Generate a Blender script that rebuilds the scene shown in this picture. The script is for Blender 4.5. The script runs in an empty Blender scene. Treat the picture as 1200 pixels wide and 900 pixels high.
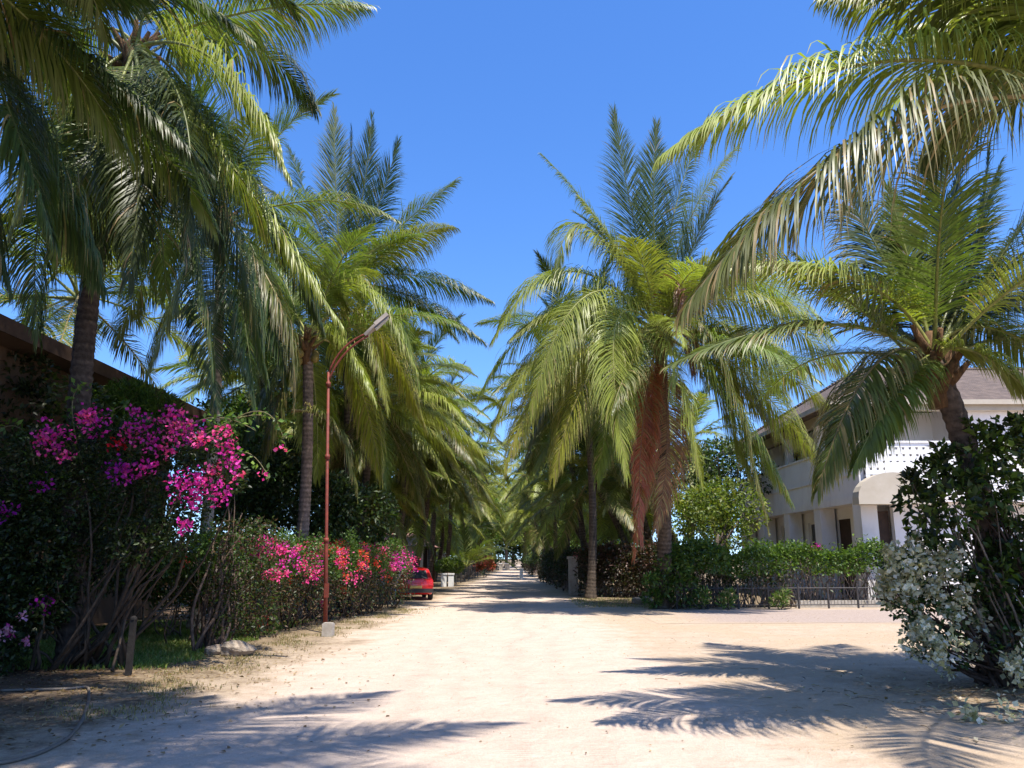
import bpy, math, random
import numpy as np
from mathutils import Vector

R = np.random.default_rng(11)
random.seed(5)
rad = math.radians
S = bpy.context.scene
COL = S.collection

# ------------------------------------------------------------------ camera geometry
F = 933.0            # focal length in photo pixels (28 mm on a 36 mm sensor, photo 1200 wide)
EYE = 1.6
PITCH = rad(12.3)
CP, SP = math.cos(PITCH), math.sin(PITCH)

def ray(px, py):
    x = (px - 600) / F; y = (450 - py) / F
    return x, CP - y * SP, SP + y * CP

def at(px, py, Y):
    r = ray(px, py); k = Y / r[1]
    return np.array([r[0] * k, Y, EYE + r[2] * k])

def G(px, py):
    r = ray(px, py); k = -EYE / r[2]
    return np.array([r[0] * k, r[1] * k, 0.0])

# ------------------------------------------------------------------ materials
def new_mat(name):
    m = bpy.data.materials.new(name); m.use_nodes = True
    nt = m.node_tree; nt.nodes.clear()
    out = nt.nodes.new('ShaderNodeOutputMaterial')
    return m, nt, out

def N(nt, t, **kw):
    n = nt.nodes.new(t)
    for k, v in kw.items():
        if k.startswith('i_'):
            n.inputs[k[2:].replace('_', ' ')].default_value = v
        else:
            setattr(n, k, v)
    return n

def noise_mat(name, c1, c2, scale=4.0, rough=0.85, bump=0.3, bscale=None, detail=6, spec=0.3, c3=None, stretch=(1, 1, 1)):
    m, nt, out = new_mat(name); L = nt.links.new
    p = N(nt, 'ShaderNodeBsdfPrincipled'); p.inputs['Roughness'].default_value = rough
    p.inputs['Specular IOR Level'].default_value = spec
    tc = N(nt, 'ShaderNodeTexCoord'); mp = N(nt, 'ShaderNodeMapping'); mp.inputs['Scale'].default_value = stretch
    L(tc.outputs['Object'], mp.inputs['Vector'])
    n = N(nt, 'ShaderNodeTexNoise'); n.inputs['Scale'].default_value = scale; n.inputs['Detail'].default_value = detail
    n.inputs['Roughness'].default_value = 0.65
    L(mp.outputs[0], n.inputs['Vector'])
    cr = N(nt, 'ShaderNodeValToRGB')
    cr.color_ramp.elements[0].position = 0.3; cr.color_ramp.elements[0].color = (*c1, 1)
    cr.color_ramp.elements[1].position = 0.7; cr.color_ramp.elements[1].color = (*c2, 1)
    if c3:
        e = cr.color_ramp.elements.new(0.5); e.color = (*c3, 1)
    L(n.outputs['Fac'], cr.inputs['Fac']); L(cr.outputs['Color'], p.inputs['Base Color'])
    if bump:
        n2 = N(nt, 'ShaderNodeTexNoise'); n2.inputs['Scale'].default_value = bscale or scale * 5; n2.inputs['Detail'].default_value = 4
        L(mp.outputs[0], n2.inputs['Vector'])
        b = N(nt, 'ShaderNodeBump'); b.inputs['Strength'].default_value = bump; b.inputs['Distance'].default_value = 0.02
        L(n2.outputs['Fac'], b.inputs['Height']); L(b.outputs['Normal'], p.inputs['Normal'])
    L(p.outputs[0], out.inputs['Surface'])
    return m

def leaf_mat(name, trans=0.35, rough=0.42, spec=0.45, yellow=1.5, gain=1.0):
    m, nt, out = new_mat(name); L = nt.links.new
    a = N(nt, 'ShaderNodeAttribute'); a.attribute_name = 'col'
    oi = N(nt, 'ShaderNodeObjectInfo')
    hs = N(nt, 'ShaderNodeHueSaturation')
    mr = N(nt, 'ShaderNodeMapRange'); mr.inputs['To Min'].default_value = 0.8 * gain; mr.inputs['To Max'].default_value = 1.22 * gain
    mh = N(nt, 'ShaderNodeMapRange'); mh.inputs['To Min'].default_value = 0.488; mh.inputs['To Max'].default_value = 0.508
    L(oi.outputs['Random'], mr.inputs['Value']); L(oi.outputs['Random'], mh.inputs['Value'])
    L(mr.outputs[0], hs.inputs['Value']); L(mh.outputs[0], hs.inputs['Hue']); L(a.outputs['Color'], hs.inputs['Color'])
    p = N(nt, 'ShaderNodeBsdfPrincipled'); p.inputs['Roughness'].default_value = rough; p.inputs['Specular IOR Level'].default_value = spec
    L(hs.outputs[0], p.inputs['Base Color'])
    t = N(nt, 'ShaderNodeBsdfTranslucent')
    mx = N(nt, 'ShaderNodeMix', data_type='RGBA', blend_type='MULTIPLY'); mx.inputs[0].default_value = 1.0
    L(hs.outputs[0], mx.inputs[6]); mx.inputs[7].default_value = (yellow * 1.15, yellow * 1.25, yellow * 0.5, 1)
    L(mx.outputs[2], t.inputs['Color'])
    ms = N(nt, 'ShaderNodeMixShader'); ms.inputs[0].default_value = trans
    L(p.outputs[0], ms.inputs[1]); L(t.outputs[0], ms.inputs[2]); L(ms.outputs[0], out.inputs['Surface'])
    return m

def attr_mat(name, rough=0.7, spec=0.3, bump=0.0):
    m, nt, out = new_mat(name); L = nt.links.new
    a = N(nt, 'ShaderNodeAttribute'); a.attribute_name = 'col'
    p = N(nt, 'ShaderNodeBsdfPrincipled'); p.inputs['Roughness'].default_value = rough; p.inputs['Specular IOR Level'].default_value = spec
    tc = N(nt, 'ShaderNodeTexCoord'); n = N(nt, 'ShaderNodeTexNoise'); n.inputs['Scale'].default_value = 14; n.inputs['Detail'].default_value = 6
    L(tc.outputs['Object'], n.inputs['Vector'])
    mr = N(nt, 'ShaderNodeMapRange'); mr.inputs['From Min'].default_value = 0.3; mr.inputs['From Max'].default_value = 0.7
    mr.inputs['To Min'].default_value = 0.55; mr.inputs['To Max'].default_value = 1.3
    L(n.outputs['Fac'], mr.inputs['Value'])
    vm = N(nt, 'ShaderNodeVectorMath', operation='SCALE')
    L(a.outputs['Color'], vm.inputs[0]); L(mr.outputs[0], vm.inputs['Scale']); L(vm.outputs[0], p.inputs['Base Color'])
    if bump:
        b = N(nt, 'ShaderNodeBump'); b.inputs['Strength'].default_value = bump; b.inputs['Distance'].default_value = 0.03
        L(n.outputs['Fac'], b.inputs['Height']); L(b.outputs['Normal'], p.inputs['Normal'])
    L(p.outputs[0], out.inputs['Surface'])
    return m

def plain_mat(name, c, rough=0.5, metal=0.0, spec=0.5, coat=0.0):
    m, nt, out = new_mat(name); L = nt.links.new
    p = N(nt, 'ShaderNodeBsdfPrincipled'); p.inputs['Roughness'].default_value = rough; p.inputs['Metallic'].default_value = metal
    p.inputs['Specular IOR Level'].default_value = spec; p.inputs['Coat Weight'].default_value = coat
    tc = N(nt, 'ShaderNodeTexCoord'); n = N(nt, 'ShaderNodeTexNoise'); n.inputs['Scale'].default_value = 6; n.inputs['Detail'].default_value = 5
    L(tc.outputs['Object'], n.inputs['Vector'])
    mr = N(nt, 'ShaderNodeMapRange'); mr.inputs['To Min'].default_value = 0.8; mr.inputs['To Max'].default_value = 1.15
    L(n.outputs['Fac'], mr.inputs['Value'])
    vm = N(nt, 'ShaderNodeVectorMath', operation='SCALE'); vm.inputs[0].default_value = c
    L(mr.outputs[0], vm.inputs['Scale']); L(vm.outputs[0], p.inputs['Base Color'])
    L(p.outputs[0], out.inputs['Surface'])
    return m

M_FROND = leaf_mat('palm_leaflet', trans=0.27, rough=0.42, spec=0.36, yellow=1.6)
M_LEAF = leaf_mat('shrub_leaf', trans=0.3, rough=0.45, spec=0.4, yellow=1.5)
M_FLOWER = leaf_mat('flower_bract', trans=0.35, rough=0.6, spec=0.15, yellow=1.0)
M_RACHIS = attr_mat('palm_rachis', 0.45, 0.4)
M_BARK = attr_mat('bark', 0.9, 0.15, bump=0.6)
M_STEM = attr_mat('woody_stem', 0.85, 0.2, bump=0.3)
M_FIBRE = noise_mat('coir_fibre', (0.05, 0.028, 0.015), (0.20, 0.11, 0.05), 20, 0.95, 0.6, stretch=(1, 1, 0.25))
M_NUT = noise_mat('coconut_husk', (0.16, 0.13, 0.03), (0.30, 0.22, 0.07), 6, 0.5, 0.1)
M_WALL = noise_mat('pink_grey_render', (0.64, 0.58, 0.54), (0.82, 0.78, 0.745), 0.9, 0.9, 0.1, c3=(0.78, 0.735, 0.695), stretch=(1, 1, .5))
M_WHITE = noise_mat('white_paint', (0.74, 0.73, 0.70), (0.82, 0.81, 0.79), 2.0, 0.8, 0.08)
M_CREAM = noise_mat('stained_cream_render', (0.42, 0.36, 0.27), (0.52, 0.46, 0.37), 1.3, 0.9, 0.1)
M_BROWNWALL = noise_mat('brown_render', (0.08, 0.05, 0.032), (0.12, 0.08, 0.05), 1.5, 0.9, 0.15)
M_DARKWOOD = noise_mat('dark_wood', (0.035, 0.02, 0.013), (0.07, 0.04, 0.025), 5, 0.7, 0.2)
M_GLASS = plain_mat('dark_window_glass', (0.02, 0.022, 0.026), 0.08, spec=0.6)
M_CARGLASS = plain_mat('dusty_car_glass', (0.03, 0.03, 0.032), 0.5, spec=0.25)
M_CURTAIN = noise_mat('pale_curtain', (0.35, 0.31, 0.28), (0.5, 0.46, 0.42), 3, 0.9, 0.0, stretch=(6, 6, 0.4))
M_RUST = noise_mat('rust_red_paint', (0.10, 0.026, 0.018), (0.23, 0.045, 0.027), 9, 0.6, 0.15)
M_LAMP = plain_mat('pale_lamp_housing', (0.27, 0.23, 0.20), 0.55)
M_LENS = plain_mat('lamp_lens', (0.5, 0.5, 0.46), 0.2)
M_CONC = noise_mat('weathered_concrete', (0.30, 0.26, 0.21), (0.46, 0.42, 0.36), 8, 0.95, 0.5)
M_STONE = noise_mat('coral_stone', (0.18, 0.13, 0.09), (0.40, 0.33, 0.25), 9, 0.95, 0.7)
M_BLACKWOOD = noise_mat('black_post_wood', (0.012, 0.01, 0.009), (0.03, 0.025, 0.02), 8, 0.8, 0.3)
M_HOSE = noise_mat('grey_hose_rubber', (0.12, 0.10, 0.08), (0.18, 0.15, 0.12), 12, 0.6, 0.05)
M_IRON = noise_mat('dark_iron', (0.03, 0.03, 0.03), (0.07, 0.06, 0.055), 10, 0.6, 0.1)
M_GREYIRON = noise_mat('grey_painted_iron', (0.30, 0.28, 0.26), (0.42, 0.4, 0.37), 10, 0.6, 0.1)
M_CARRED = plain_mat('red_car_paint', (0.55, 0.012, 0.012), 0.25, coat=0.6)
M_TYRE = plain_mat('tyre_rubber', (0.018, 0.018, 0.018), 0.85)
M_RIM = plain_mat('wheel_rim', (0.45, 0.45, 0.45), 0.3, metal=0.8)
M_TAIL = plain_mat('tail_light', (0.5, 0.02, 0.01), 0.15)
M_PLATE = plain_mat('plate_yellow', (0.6, 0.4, 0.1), 0.5)
M_BUMPER = plain_mat('black_bumper', (0.025, 0.022, 0.022), 0.6)
M_METALSHEET = noise_mat('dark_green_sheet_metal', (0.035, 0.06, 0.05), (0.06, 0.09, 0.075), 3, 0.6, 0.1)

def roof_mat(name, c1, c2, c3, pitch=0.3):
    m, nt, out = new_mat(name); L = nt.links.new
    p = N(nt, 'ShaderNodeBsdfPrincipled'); p.inputs['Roughness'].default_value = 0.9
    tc = N(nt, 'ShaderNodeTexCoord')
    n = N(nt, 'ShaderNodeTexNoise'); n.inputs['Scale'].default_value = 2.5; n.inputs['Detail'].default_value = 8; n.inputs['Roughness'].default_value = 0.75
    L(tc.outputs['Object'], n.inputs['Vector'])
    cr = N(nt, 'ShaderNodeValToRGB'); cr.color_ramp.elements[0].position = 0.3; cr.color_ramp.elements[1].position = 0.72
    cr.color_ramp.elements[0].color = (*c1, 1); cr.color_ramp.elements[1].color = (*c2, 1)
    e = cr.color_ramp.elements.new(0.5); e.color = (*c3, 1)
    L(n.outputs['Fac'], cr.inputs['Fac']); L(cr.outputs[0], p.inputs['Base Color'])
    w = N(nt, 'ShaderNodeTexWave'); w.bands_direction = 'X'; w.inputs['Scale'].default_value = 1.0 / pitch; w.inputs['Distortion'].default_value = 0.3
    L(tc.outputs['Object'], w.inputs['Vector'])
    w2 = N(nt, 'ShaderNodeTexWave'); w2.bands_direction = 'Z'; w2.wave_profile = 'SAW'; w2.inputs['Scale'].default_value = 1.6; w2.inputs['Distortion'].default_value = 0.3
    L(tc.outputs['Object'], w2.inputs['Vector'])
    ad = N(nt, 'ShaderNodeMath', operation='ADD'); L(w.outputs['Fac'], ad.inputs[0]); L(w2.outputs['Fac'], ad.inputs[1])
    b = N(nt, 'ShaderNodeBump'); b.inputs['Strength'].default_value = 0.7; b.inputs['Distance'].default_value = 0.04
    L(ad.outputs[0], b.inputs['Height']); L(b.outputs['Normal'], p.inputs['Normal'])
    L(p.outputs[0], out.inputs['Surface'])
    return m
M_ROOF = roof_mat('weathered_roof_tile', (0.06, 0.045, 0.035), (0.21, 0.155, 0.115), (0.12, 0.085, 0.065))
M_REDROOF = roof_mat('faded_red_roof_tile', (0.28, 0.13, 0.10), (0.45, 0.26, 0.22), (0.36, 0.19, 0.15))

# ------------------------------------------------------------------ mesh helpers
def mk(name, verts, faces, mats, parent=None, cols=None, midx=None, smooth=True, loc=None):
    """verts (n,3); faces: list of int arrays (m,3) or (m,4)."""
    verts = np.asarray(verts, dtype=np.float32)
    me = bpy.data.meshes.new(name)
    me.vertices.add(len(verts)); me.vertices.foreach_set('co', verts.ravel())
    faces = [np.asarray(f, dtype=np.int32) for f in faces if len(f)]
    loops = np.concatenate([f.ravel() for f in faces])
    tot = np.concatenate([np.full(len(f), f.shape[1], dtype=np.int32) for f in faces])
    st = np.concatenate([[0], np.cumsum(tot)[:-1]]).astype(np.int32)
    me.loops.add(len(loops)); me.loops.foreach_set('vertex_index', loops)
    me.polygons.add(len(tot)); me.polygons.foreach_set('loop_start', st)
    if midx is not None:
        me.polygons.foreach_set('material_index', np.asarray(midx, dtype=np.int32))
    me.polygons.foreach_set('use_smooth', np.full(len(tot), smooth))
    me.update(calc_edges=True)
    if cols is not None:
        a = me.attributes.new('col', 'FLOAT_COLOR', 'POINT')
        c = np.ones((len(verts), 4), dtype=np.float32); c[:, :3] = cols
        a.data.foreach_set('color', c.ravel())
    for m in (mats if isinstance(mats, (list, tuple)) else [mats]):
        me.materials.append(m)
    me.validate()
    return link(name, me, parent, loc)

def link(name, me, parent=None, loc=None, rz=0.0, sc=1.0):
    o = bpy.data.objects.new(name, me); COL.objects.link(o)
    if parent is not None: o.parent = parent
    if loc is not None: o.location = loc
    if rz: o.rotation_euler = (0, 0, rz)
    if sc != 1.0: o.scale = (sc, sc, sc)
    return o

def tag(o, label, cat, group=None, kind=None):
    if label: o['label'] = label
    if cat: o['category'] = cat
    if group: o['group'] = group
    if kind: o['kind'] = kind
    return o

def thing(name, label, cat, loc, group=None):
    o = bpy.data.objects.new(name, None); COL.objects.link(o); o.location = loc; o.empty_display_size = 0.2
    return tag(o, label, cat, group)

class MB:
    """collects shapes for ONE mesh"""
    def __init__(s): s.v = []; s.q = []; s.t = []; s.c = []; s.n = 0
    def add(s, v, q=None, t=None, c=(1, 1, 1)):
        v = np.asarray(v, float); s.v.append(v)
        if q is not None and len(q): s.q.append(np.asarray(q, int) + s.n)
        if t is not None and len(t): s.t.append(np.asarray(t, int) + s.n)
        cc = np.asarray(c, float)
        s.c.append(np.broadcast_to(cc, (len(v), 3)) if cc.ndim == 1 else cc)
        s.n += len(v)
    def box(s, a, b, c=(1, 1, 1)):
        x0, y0, z0 = a; x1, y1, z1 = b
        v = [(x0, y0, z0), (x1, y0, z0), (x1, y1, z0), (x0, y1, z0), (x0, y0, z1), (x1, y0, z1), (x1, y1, z1), (x0, y1, z1)]
        s.add(v, [(0, 3, 2, 1), (4, 5, 6, 7), (0, 1, 5, 4), (1, 2, 6, 5), (2, 3, 7, 6), (3, 0, 4, 7)], None, c)
    def hexa(s, v, c=(1, 1, 1)):
        s.add(v, [(0, 3, 2, 1), (4, 5, 6, 7), (0, 1, 5, 4), (1, 2, 6, 5), (2, 3, 7, 6), (3, 0, 4, 7)], None, c)
    def tube(s, pts, r, k=8, c=(1, 1, 1), cap=True):
        v, q = tube_geo(pts, r, k); n = len(pts)
        cc = np.asarray(c, float)
        if cc.ndim == 2: cc = np.repeat(cc, k, 0)
        t = []
        if cap:
            v = np.vstack([v, np.asarray(pts[0])[None], np.asarray(pts[-1])[None]])
            if cc.ndim == 2: cc = np.vstack([cc, cc[:1], cc[-1:]])
            t = [(n * k, (i + 1) % k, i) for i in range(k)] + [(n * k + 1, (n - 1) * k + i, (n - 1) * k + (i + 1) % k) for i in range(k)]
        s.add(v, q, t, cc)
    def prism(s, poly, z0, z1, axis='z', c=(1, 1, 1)):
        """extrude a 2D polygon (convex or fan-able from its centroid) along an axis"""
        n = len(poly); P = np.asarray(poly, float)
        def put(w):
            o = np.empty((n, 3))
            if axis == 'z': o[:, 0], o[:, 1], o[:, 2] = P[:, 0], P[:, 1], w
            elif axis == 'y': o[:, 0], o[:, 2], o[:, 1] = P[:, 0], P[:, 1], w
            else: o[:, 1], o[:, 2], o[:, 0] = P[:, 0], P[:, 1], w
            return o
        a, b = put(z0), put(z1)
        v = np.vstack([a, b, a.mean(0)[None], b.mean(0)[None]])
        q = [(i, (i + 1) % n, n + (i + 1) % n, n + i) for i in range(n)]
        t = [(2 * n, (i + 1) % n, i) for i in range(n)] + [(2 * n + 1, n + i, n + (i + 1) % n) for i in range(n)]
        s.add(v, q, t, c)
    def build(s, name, mats, parent=None, smooth=False, loc=None, off=None):
        v = np.vstack(s.v)
        if off is not None: v = v - np.asarray(off)
        fs = []
        if s.q: fs.append(np.vstack(s.q))
        if s.t: fs.append(np.vstack(s.t))
        return mk(name, v, fs, mats, parent, np.vstack(s.c), None, smooth, loc)

def frames(P):
    T = np.gradient(P, axis=0); T /= np.linalg.norm(T, axis=1)[:, None] + 1e-9
    return T

def tube_geo(pts, r, k=8):
    P = np.asarray(pts, float); n = len(P); T = frames(P)
    r = np.broadcast_to(np.asarray(r, float), (n,))
    ref = np.array([0.31, 0.95, 0.02]) if abs(T[0][2]) > 0.7 else np.array([0, 0, 1.0])
    A = np.cross(T, ref); A /= np.linalg.norm(A, axis=1)[:, None] + 1e-9
    B = np.cross(T, A)
    ang = np.linspace(0, 2 * np.pi, k, endpoint=False)
    v = P[:, None, :] + r[:, None, None] * (A[:, None, :] * np.cos(ang)[None, :, None] + B[:, None, :] * np.sin(ang)[None, :, None])
    i = np.arange(n - 1)[:, None] * k; j = np.arange(k)[None, :]
    q = np.stack([i + j, i + (j + 1) % k, i + k + (j + 1) % k, i + k + j], -1).reshape(-1, 4)
    return v.reshape(-1, 3), q

def unit(v): return v / (np.linalg.norm(v, axis=-1, keepdims=True) + 1e-9)

# ------------------------------------------------------------------ palm fronds
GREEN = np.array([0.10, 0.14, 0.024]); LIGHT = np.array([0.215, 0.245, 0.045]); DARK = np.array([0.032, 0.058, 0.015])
YELLOW = np.array([0.26, 0.24, 0.03]); BROWN = np.array([0.20, 0.10, 0.05]); RED = np.array([0.33, 0.10, 0.045]); PALE = np.array([0.50, 0.42, 0.28])
STRAW = np.array([0.27, 0.21, 0.09])
KIND = {  # leaflet colour, tip colour, share of tip drying, rachis colour
    'g': (GREEN, STRAW, 0.25, np.array([0.20, 0.22, 0.05])),
    'l': (LIGHT, STRAW, 0.3, np.array([0.30, 0.30, 0.08])),  # paler green, also given to sunlit fronds to brighten them
    'd': (DARK, STRAW, 0.15, np.array([0.12, 0.14, 0.04])),  # backlit and shaded fronds, their darkness put into the leaf colour
    'y': (YELLOW * 0.6 + LIGHT * 0.4, STRAW, 0.5, np.array([0.34, 0.29, 0.09])),
    'o': (np.array([0.095, 0.115, 0.026]), STRAW * 1.1, 0.75, np.array([0.26, 0.20, 0.08])),
    'b': (BROWN, BROWN * 0.7, 0.6, np.array([0.22, 0.12, 0.06])),
    'r': (np.array([0.30, 0.10, 0.05]), np.array([0.22, 0.13, 0.085]), 0.7, np.array([0.25, 0.10, 0.05])),
}

def bez(a, m, b, n=26):
    a, m, b = map(np.asarray, (a, m, b)); c = 2 * m - 0.5 * (a + b)
    t = np.linspace(0, 1, n)[:, None]
    P = (1 - t) ** 2 * a + 2 * (1 - t) * t * c + t ** 2 * b
    return P

def grav_path(elev, L, curve, n=24, az=0.0):
    d = np.array([math.cos(elev) * math.cos(az), math.cos(elev) * math.sin(az), math.sin(elev)])
    P = [np.zeros(3)]; ds = L / (n - 1)
    for i in range(n - 1):
        P.append(P[-1] + d * ds)
        f = (i / n)
        d = d + np.array([0, 0, -1.0]) * curve * ds / L * (0.5 + 1.6 * f) ; d /= np.linalg.norm(d)
    return np.array(P)

def frond_geo(P, nl=80, leaf=0.85, droop=0.5, kind='g', roll=0.0, twist=0.0, pet=0.17, width=0.034, lift=0.25, r0=0.035, seed=0, miss=0.04, segs=3):
    rg = np.random.default_rng(seed)
    n = len(P)
    cl = np.concatenate([[0], np.cumsum(np.linalg.norm(np.diff(P, axis=0), axis=1))]); L = cl[-1]; cl /= L
    T = frames(P)
    hd = P[-1] - P[0]; hd = np.array([hd[0], hd[1], 0.0])
    if np.linalg.norm(hd) < 0.25: hd = np.array([1.0, 0.3, 0])
    s0 = np.cross(unit(hd), [0, 0, 1.0])
    base_c, tip_c, dry, rc = KIND[kind]
    V = []; Q = []; C = []; off = 0
    z = np.array([0, 0, -1.0])
    lowf = rg.normal(size=12)
    for side in (1, -1):
        v = (np.arange(nl) + rg.uniform(-0.3, 0.3, nl)) / nl
        v = np.clip(v, 0, 0.995)
        keep = (rg.uniform(size=nl) > miss) & (np.interp(v * 23, np.arange(24), rg.uniform(size=24)) > miss * 2.2)
        v = v[keep]; m = len(v)
        u = pet + (1 - pet) * v
        pos = np.stack([np.interp(u, cl, P[:, i]) for i in range(3)], 1)
        t = unit(np.stack([np.interp(u, cl, T[:, i]) for i in range(3)], 1))
        s = unit(s0[None] - (t @ s0)[:, None] * t)
        nn = np.cross(s, t)
        nn = np.where((nn[:, 2:3] < -0.2), nn, nn)
        ang = roll + twist * u
        s2 = s * np.cos(ang)[:, None] + nn * np.sin(ang)[:, None]
        n2 = -s * np.sin(ang)[:, None] + nn * np.cos(ang)[:, None]
        wob = np.interp(v * 11, np.arange(12), np.roll(lowf, 5 if side > 0 else 0))
        ln = leaf * (0.50 + 0.55 * np.sin(np.pi * np.clip(v * 0.95 + 0.12, 0, 1))) * (1 - 0.45 * v ** 3) * rg.uniform(0.82, 1.1, m)
        a = np.interp(v, [0, 0.15, 0.6, 1], [1.35, 1.15, 0.85, 0.35]) * np.interp(droop, [0.1, 0.5], [0.62, 1.0]) + rg.normal(0, 0.06, m) + wob * 0.05
        lf = lift + rg.normal(0, 0.12, m) + wob * 0.12
        d = unit(np.cos(a)[:, None] * t + np.sin(a)[:, None] * (side * s2 * np.cos(lf)[:, None] + n2 * np.sin(lf)[:, None]))
        dr = droop * np.clip(rg.normal(1, 0.22, m) + wob * 0.12, 0.2, 2)
        prof = {2: [0.6, 0.95, 0.05], 3: [0.5, 1.0, 0.72, 0.05], 4: [0.5, 0.95, 0.95, 0.6, 0.05], 5: [0.5, 0.9, 1, 0.85, 0.5, 0.05]}[segs]
        p = pos.copy()
        col0 = base_c[None] * rg.uniform(0.75, 1.3, m)[:, None]
        shift = rg.uniform(0, 1, m)[:, None]
        col0 = col0 * (1 - 0.18 * shift) + LIGHT[None] * 0.18 * shift if kind in 'gld' else col0
        dead = rg.uniform(size=m) < (0.03 if kind in 'gld' else 0.15)
        col0[dead] = STRAW
        drv = (rg.uniform(size=m) < dry) * rg.uniform(0.3, 1, m)
        vs = []; cs = []
        for k in range(segs + 1):
            w = unit(t - np.sum(t * d, 1)[:, None] * d)
            hw = width * 0.5 * prof[k] * (0.7 + 0.5 * np.minimum(1, ln / leaf))[:, None]
            vs.append(np.stack([p - w * hw, p + w * hw], 1))
            f = drv[:, None] * max(0, (k - segs + 1.3)) * 0.75
            f = np.clip(f, 0, 1)
            cs.append(np.repeat((col0 * (1 - f) + tip_c[None] * f)[:, None, :], 2, 1))
            if k < segs:
                p = p + d * (ln / segs)[:, None]
                d = unit(d + z[None] * (dr * (0.55 + 0.75 * k * 3 / segs))[:, None] * 0.9 * (3 / segs) ** 0.8)
        vs = np.stack(vs, 1).reshape(m, -1, 3); cs = np.stack(cs, 1).reshape(m, -1, 3)
        nv = vs.shape[1]
        V.append(vs.reshape(-1, 3)); C.append(cs.reshape(-1, 3))
        b = off + np.arange(m)[:, None] * nv
        for k in range(segs):
            Q.append(np.concatenate([b + 2 * k, b + 2 * k + 1, b + 2 * k + 3, b + 2 * k + 2], 1))
        off += m * nv
    nleaf = sum(len(q) for q in Q)
    tv, tq = tube_geo(P, np.interp(np.linspace(0, 1, n), [0, 0.12, 0.5, 1], [r0 * 1.7, r0, r0 * 0.6, r0 * 0.15]), 5)
    V.append(tv); C.append(np.repeat(np.linspace(1, 0.75, n)[:, None] * rc[None], 5, 0)); Q.append(tq + off)
    midx = np.concatenate([np.zeros(nleaf, int), np.ones(len(tq), int)])
    return np.vstack(V), np.vstack(Q), np.vstack(C), midx

_fs = [100]
def frond_mesh(P, **kw):
    _fs[0] += 1; kw.setdefault('seed', _fs[0])
    v, q, c, mi = frond_geo(P, **kw)
    o = mk('frond', v, [q], [M_FROND, M_RACHIS], None, c, mi)
    me = o.data; bpy.data.objects.remove(o)
    return me

# library of gravity-baked fronds (azimuth 0), low and high detail, plus a set coloured dark as if backlit
ELEV = [84, 70, 55, 40, 25, 8, -10, -30, -52]
LIB = {'hi': [], 'lo': [], 'dk': []}
def curve_for(e): return 0.45 if e > 75 else 0.8 if e > 60 else 1.15 if e > 30 else 1.0 if e > 0 else 0.75
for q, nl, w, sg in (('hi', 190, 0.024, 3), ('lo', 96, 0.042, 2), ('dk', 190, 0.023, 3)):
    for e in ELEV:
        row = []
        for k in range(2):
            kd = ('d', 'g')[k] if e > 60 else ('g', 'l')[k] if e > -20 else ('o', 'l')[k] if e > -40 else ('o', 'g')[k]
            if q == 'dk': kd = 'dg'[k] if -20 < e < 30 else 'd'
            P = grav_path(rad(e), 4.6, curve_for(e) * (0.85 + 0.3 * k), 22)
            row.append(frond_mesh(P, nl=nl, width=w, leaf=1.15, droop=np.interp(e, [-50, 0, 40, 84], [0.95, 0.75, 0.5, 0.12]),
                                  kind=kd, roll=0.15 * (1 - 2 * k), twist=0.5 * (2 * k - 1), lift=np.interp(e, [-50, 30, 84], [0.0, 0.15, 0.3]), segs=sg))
        LIB[q].append(row)

def trunk_mesh(name, base, crown, r0, r1, parent, bow=0.4, bowdir=(1, 0, 0), col=(0.17, 0.135, 0.105), k=12, ring=0.13):
    base = np.asarray(base, float); crown = np.asarray(crown, float)
    mid = (base + crown) / 2 + np.asarray(bowdir, float) * bow
    L = np.linalg.norm(crown - base); n = max(12, int(L / ring) * 2)
    P = bez(base, mid, crown, n)
    P[0, 2] -= 0.05
    f = np.linspace(0, 1, n)
    r = r1 + (r0 - r1) * (1 - f) ** 1.5 + r0 * 0.5 * np.exp(-f * L / 0.35)
    r = r * np.where(np.arange(n) % 2 == 0, 1.05, 0.965) * R.uniform(0.97, 1.03, n)
    c = np.array(col)[None] * np.where(np.arange(n) % 2 == 0, 1.15, 0.72)[:, None] * R.uniform(0.8, 1.2, n)[:, None]
    mb = MB(); mb.tube(P, r, k, c)
    return mb.build(name, M_BARK, parent, smooth=True, off=base), P

def nut_mesh():
    mb = MB(); n, k = 9, 10
    z = np.linspace(-1, 1, n); rr = np.sqrt(np.clip(1 - z ** 2, 0.001, 1)) * (1 - 0.15 * z)
    mb.tube([(0, 0, 0.16 * a) for a in z], rr * 0.115, k)
    o = mb.build('coconut', M_NUT, None, smooth=True); me = o.data; bpy.data.objects.remove(o); return me
NUT = nut_mesh()

def sheath(parent, c, s=1.0):
    mb = MB()
    for i in range(16):
        a = i * 2.399; e = R.uniform(0.25, 1.1)
        d = np.array([math.cos(a) * math.cos(e), math.sin(a) * math.cos(e), math.sin(e)])
        b = c + np.array([math.cos(a), math.sin(a), 0]) * 0.05 * s + np.array([0, 0, R.uniform(-0.45, 0.1)])
        mb.tube([b, b + d * 0.25 * s, b + d * 0.5 * s + np.array([0, 0, 0.05])], [0.09 * s, 0.06 * s, 0.035 * s], 6)
    mb.tube([c + np.array([0, 0, -0.65]) * s, c + np.array([0, 0, -0.25]) * s, c + np.array([0, 0, 0.15]) * s, c + np.array([0, 0, 0.45]) * s], [0.13 * s, 0.16 * s, 0.15 * s, 0.06 * s], 9)
    return mb.build('fibre_sheath', M_FIBRE, parent, smooth=True)

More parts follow.
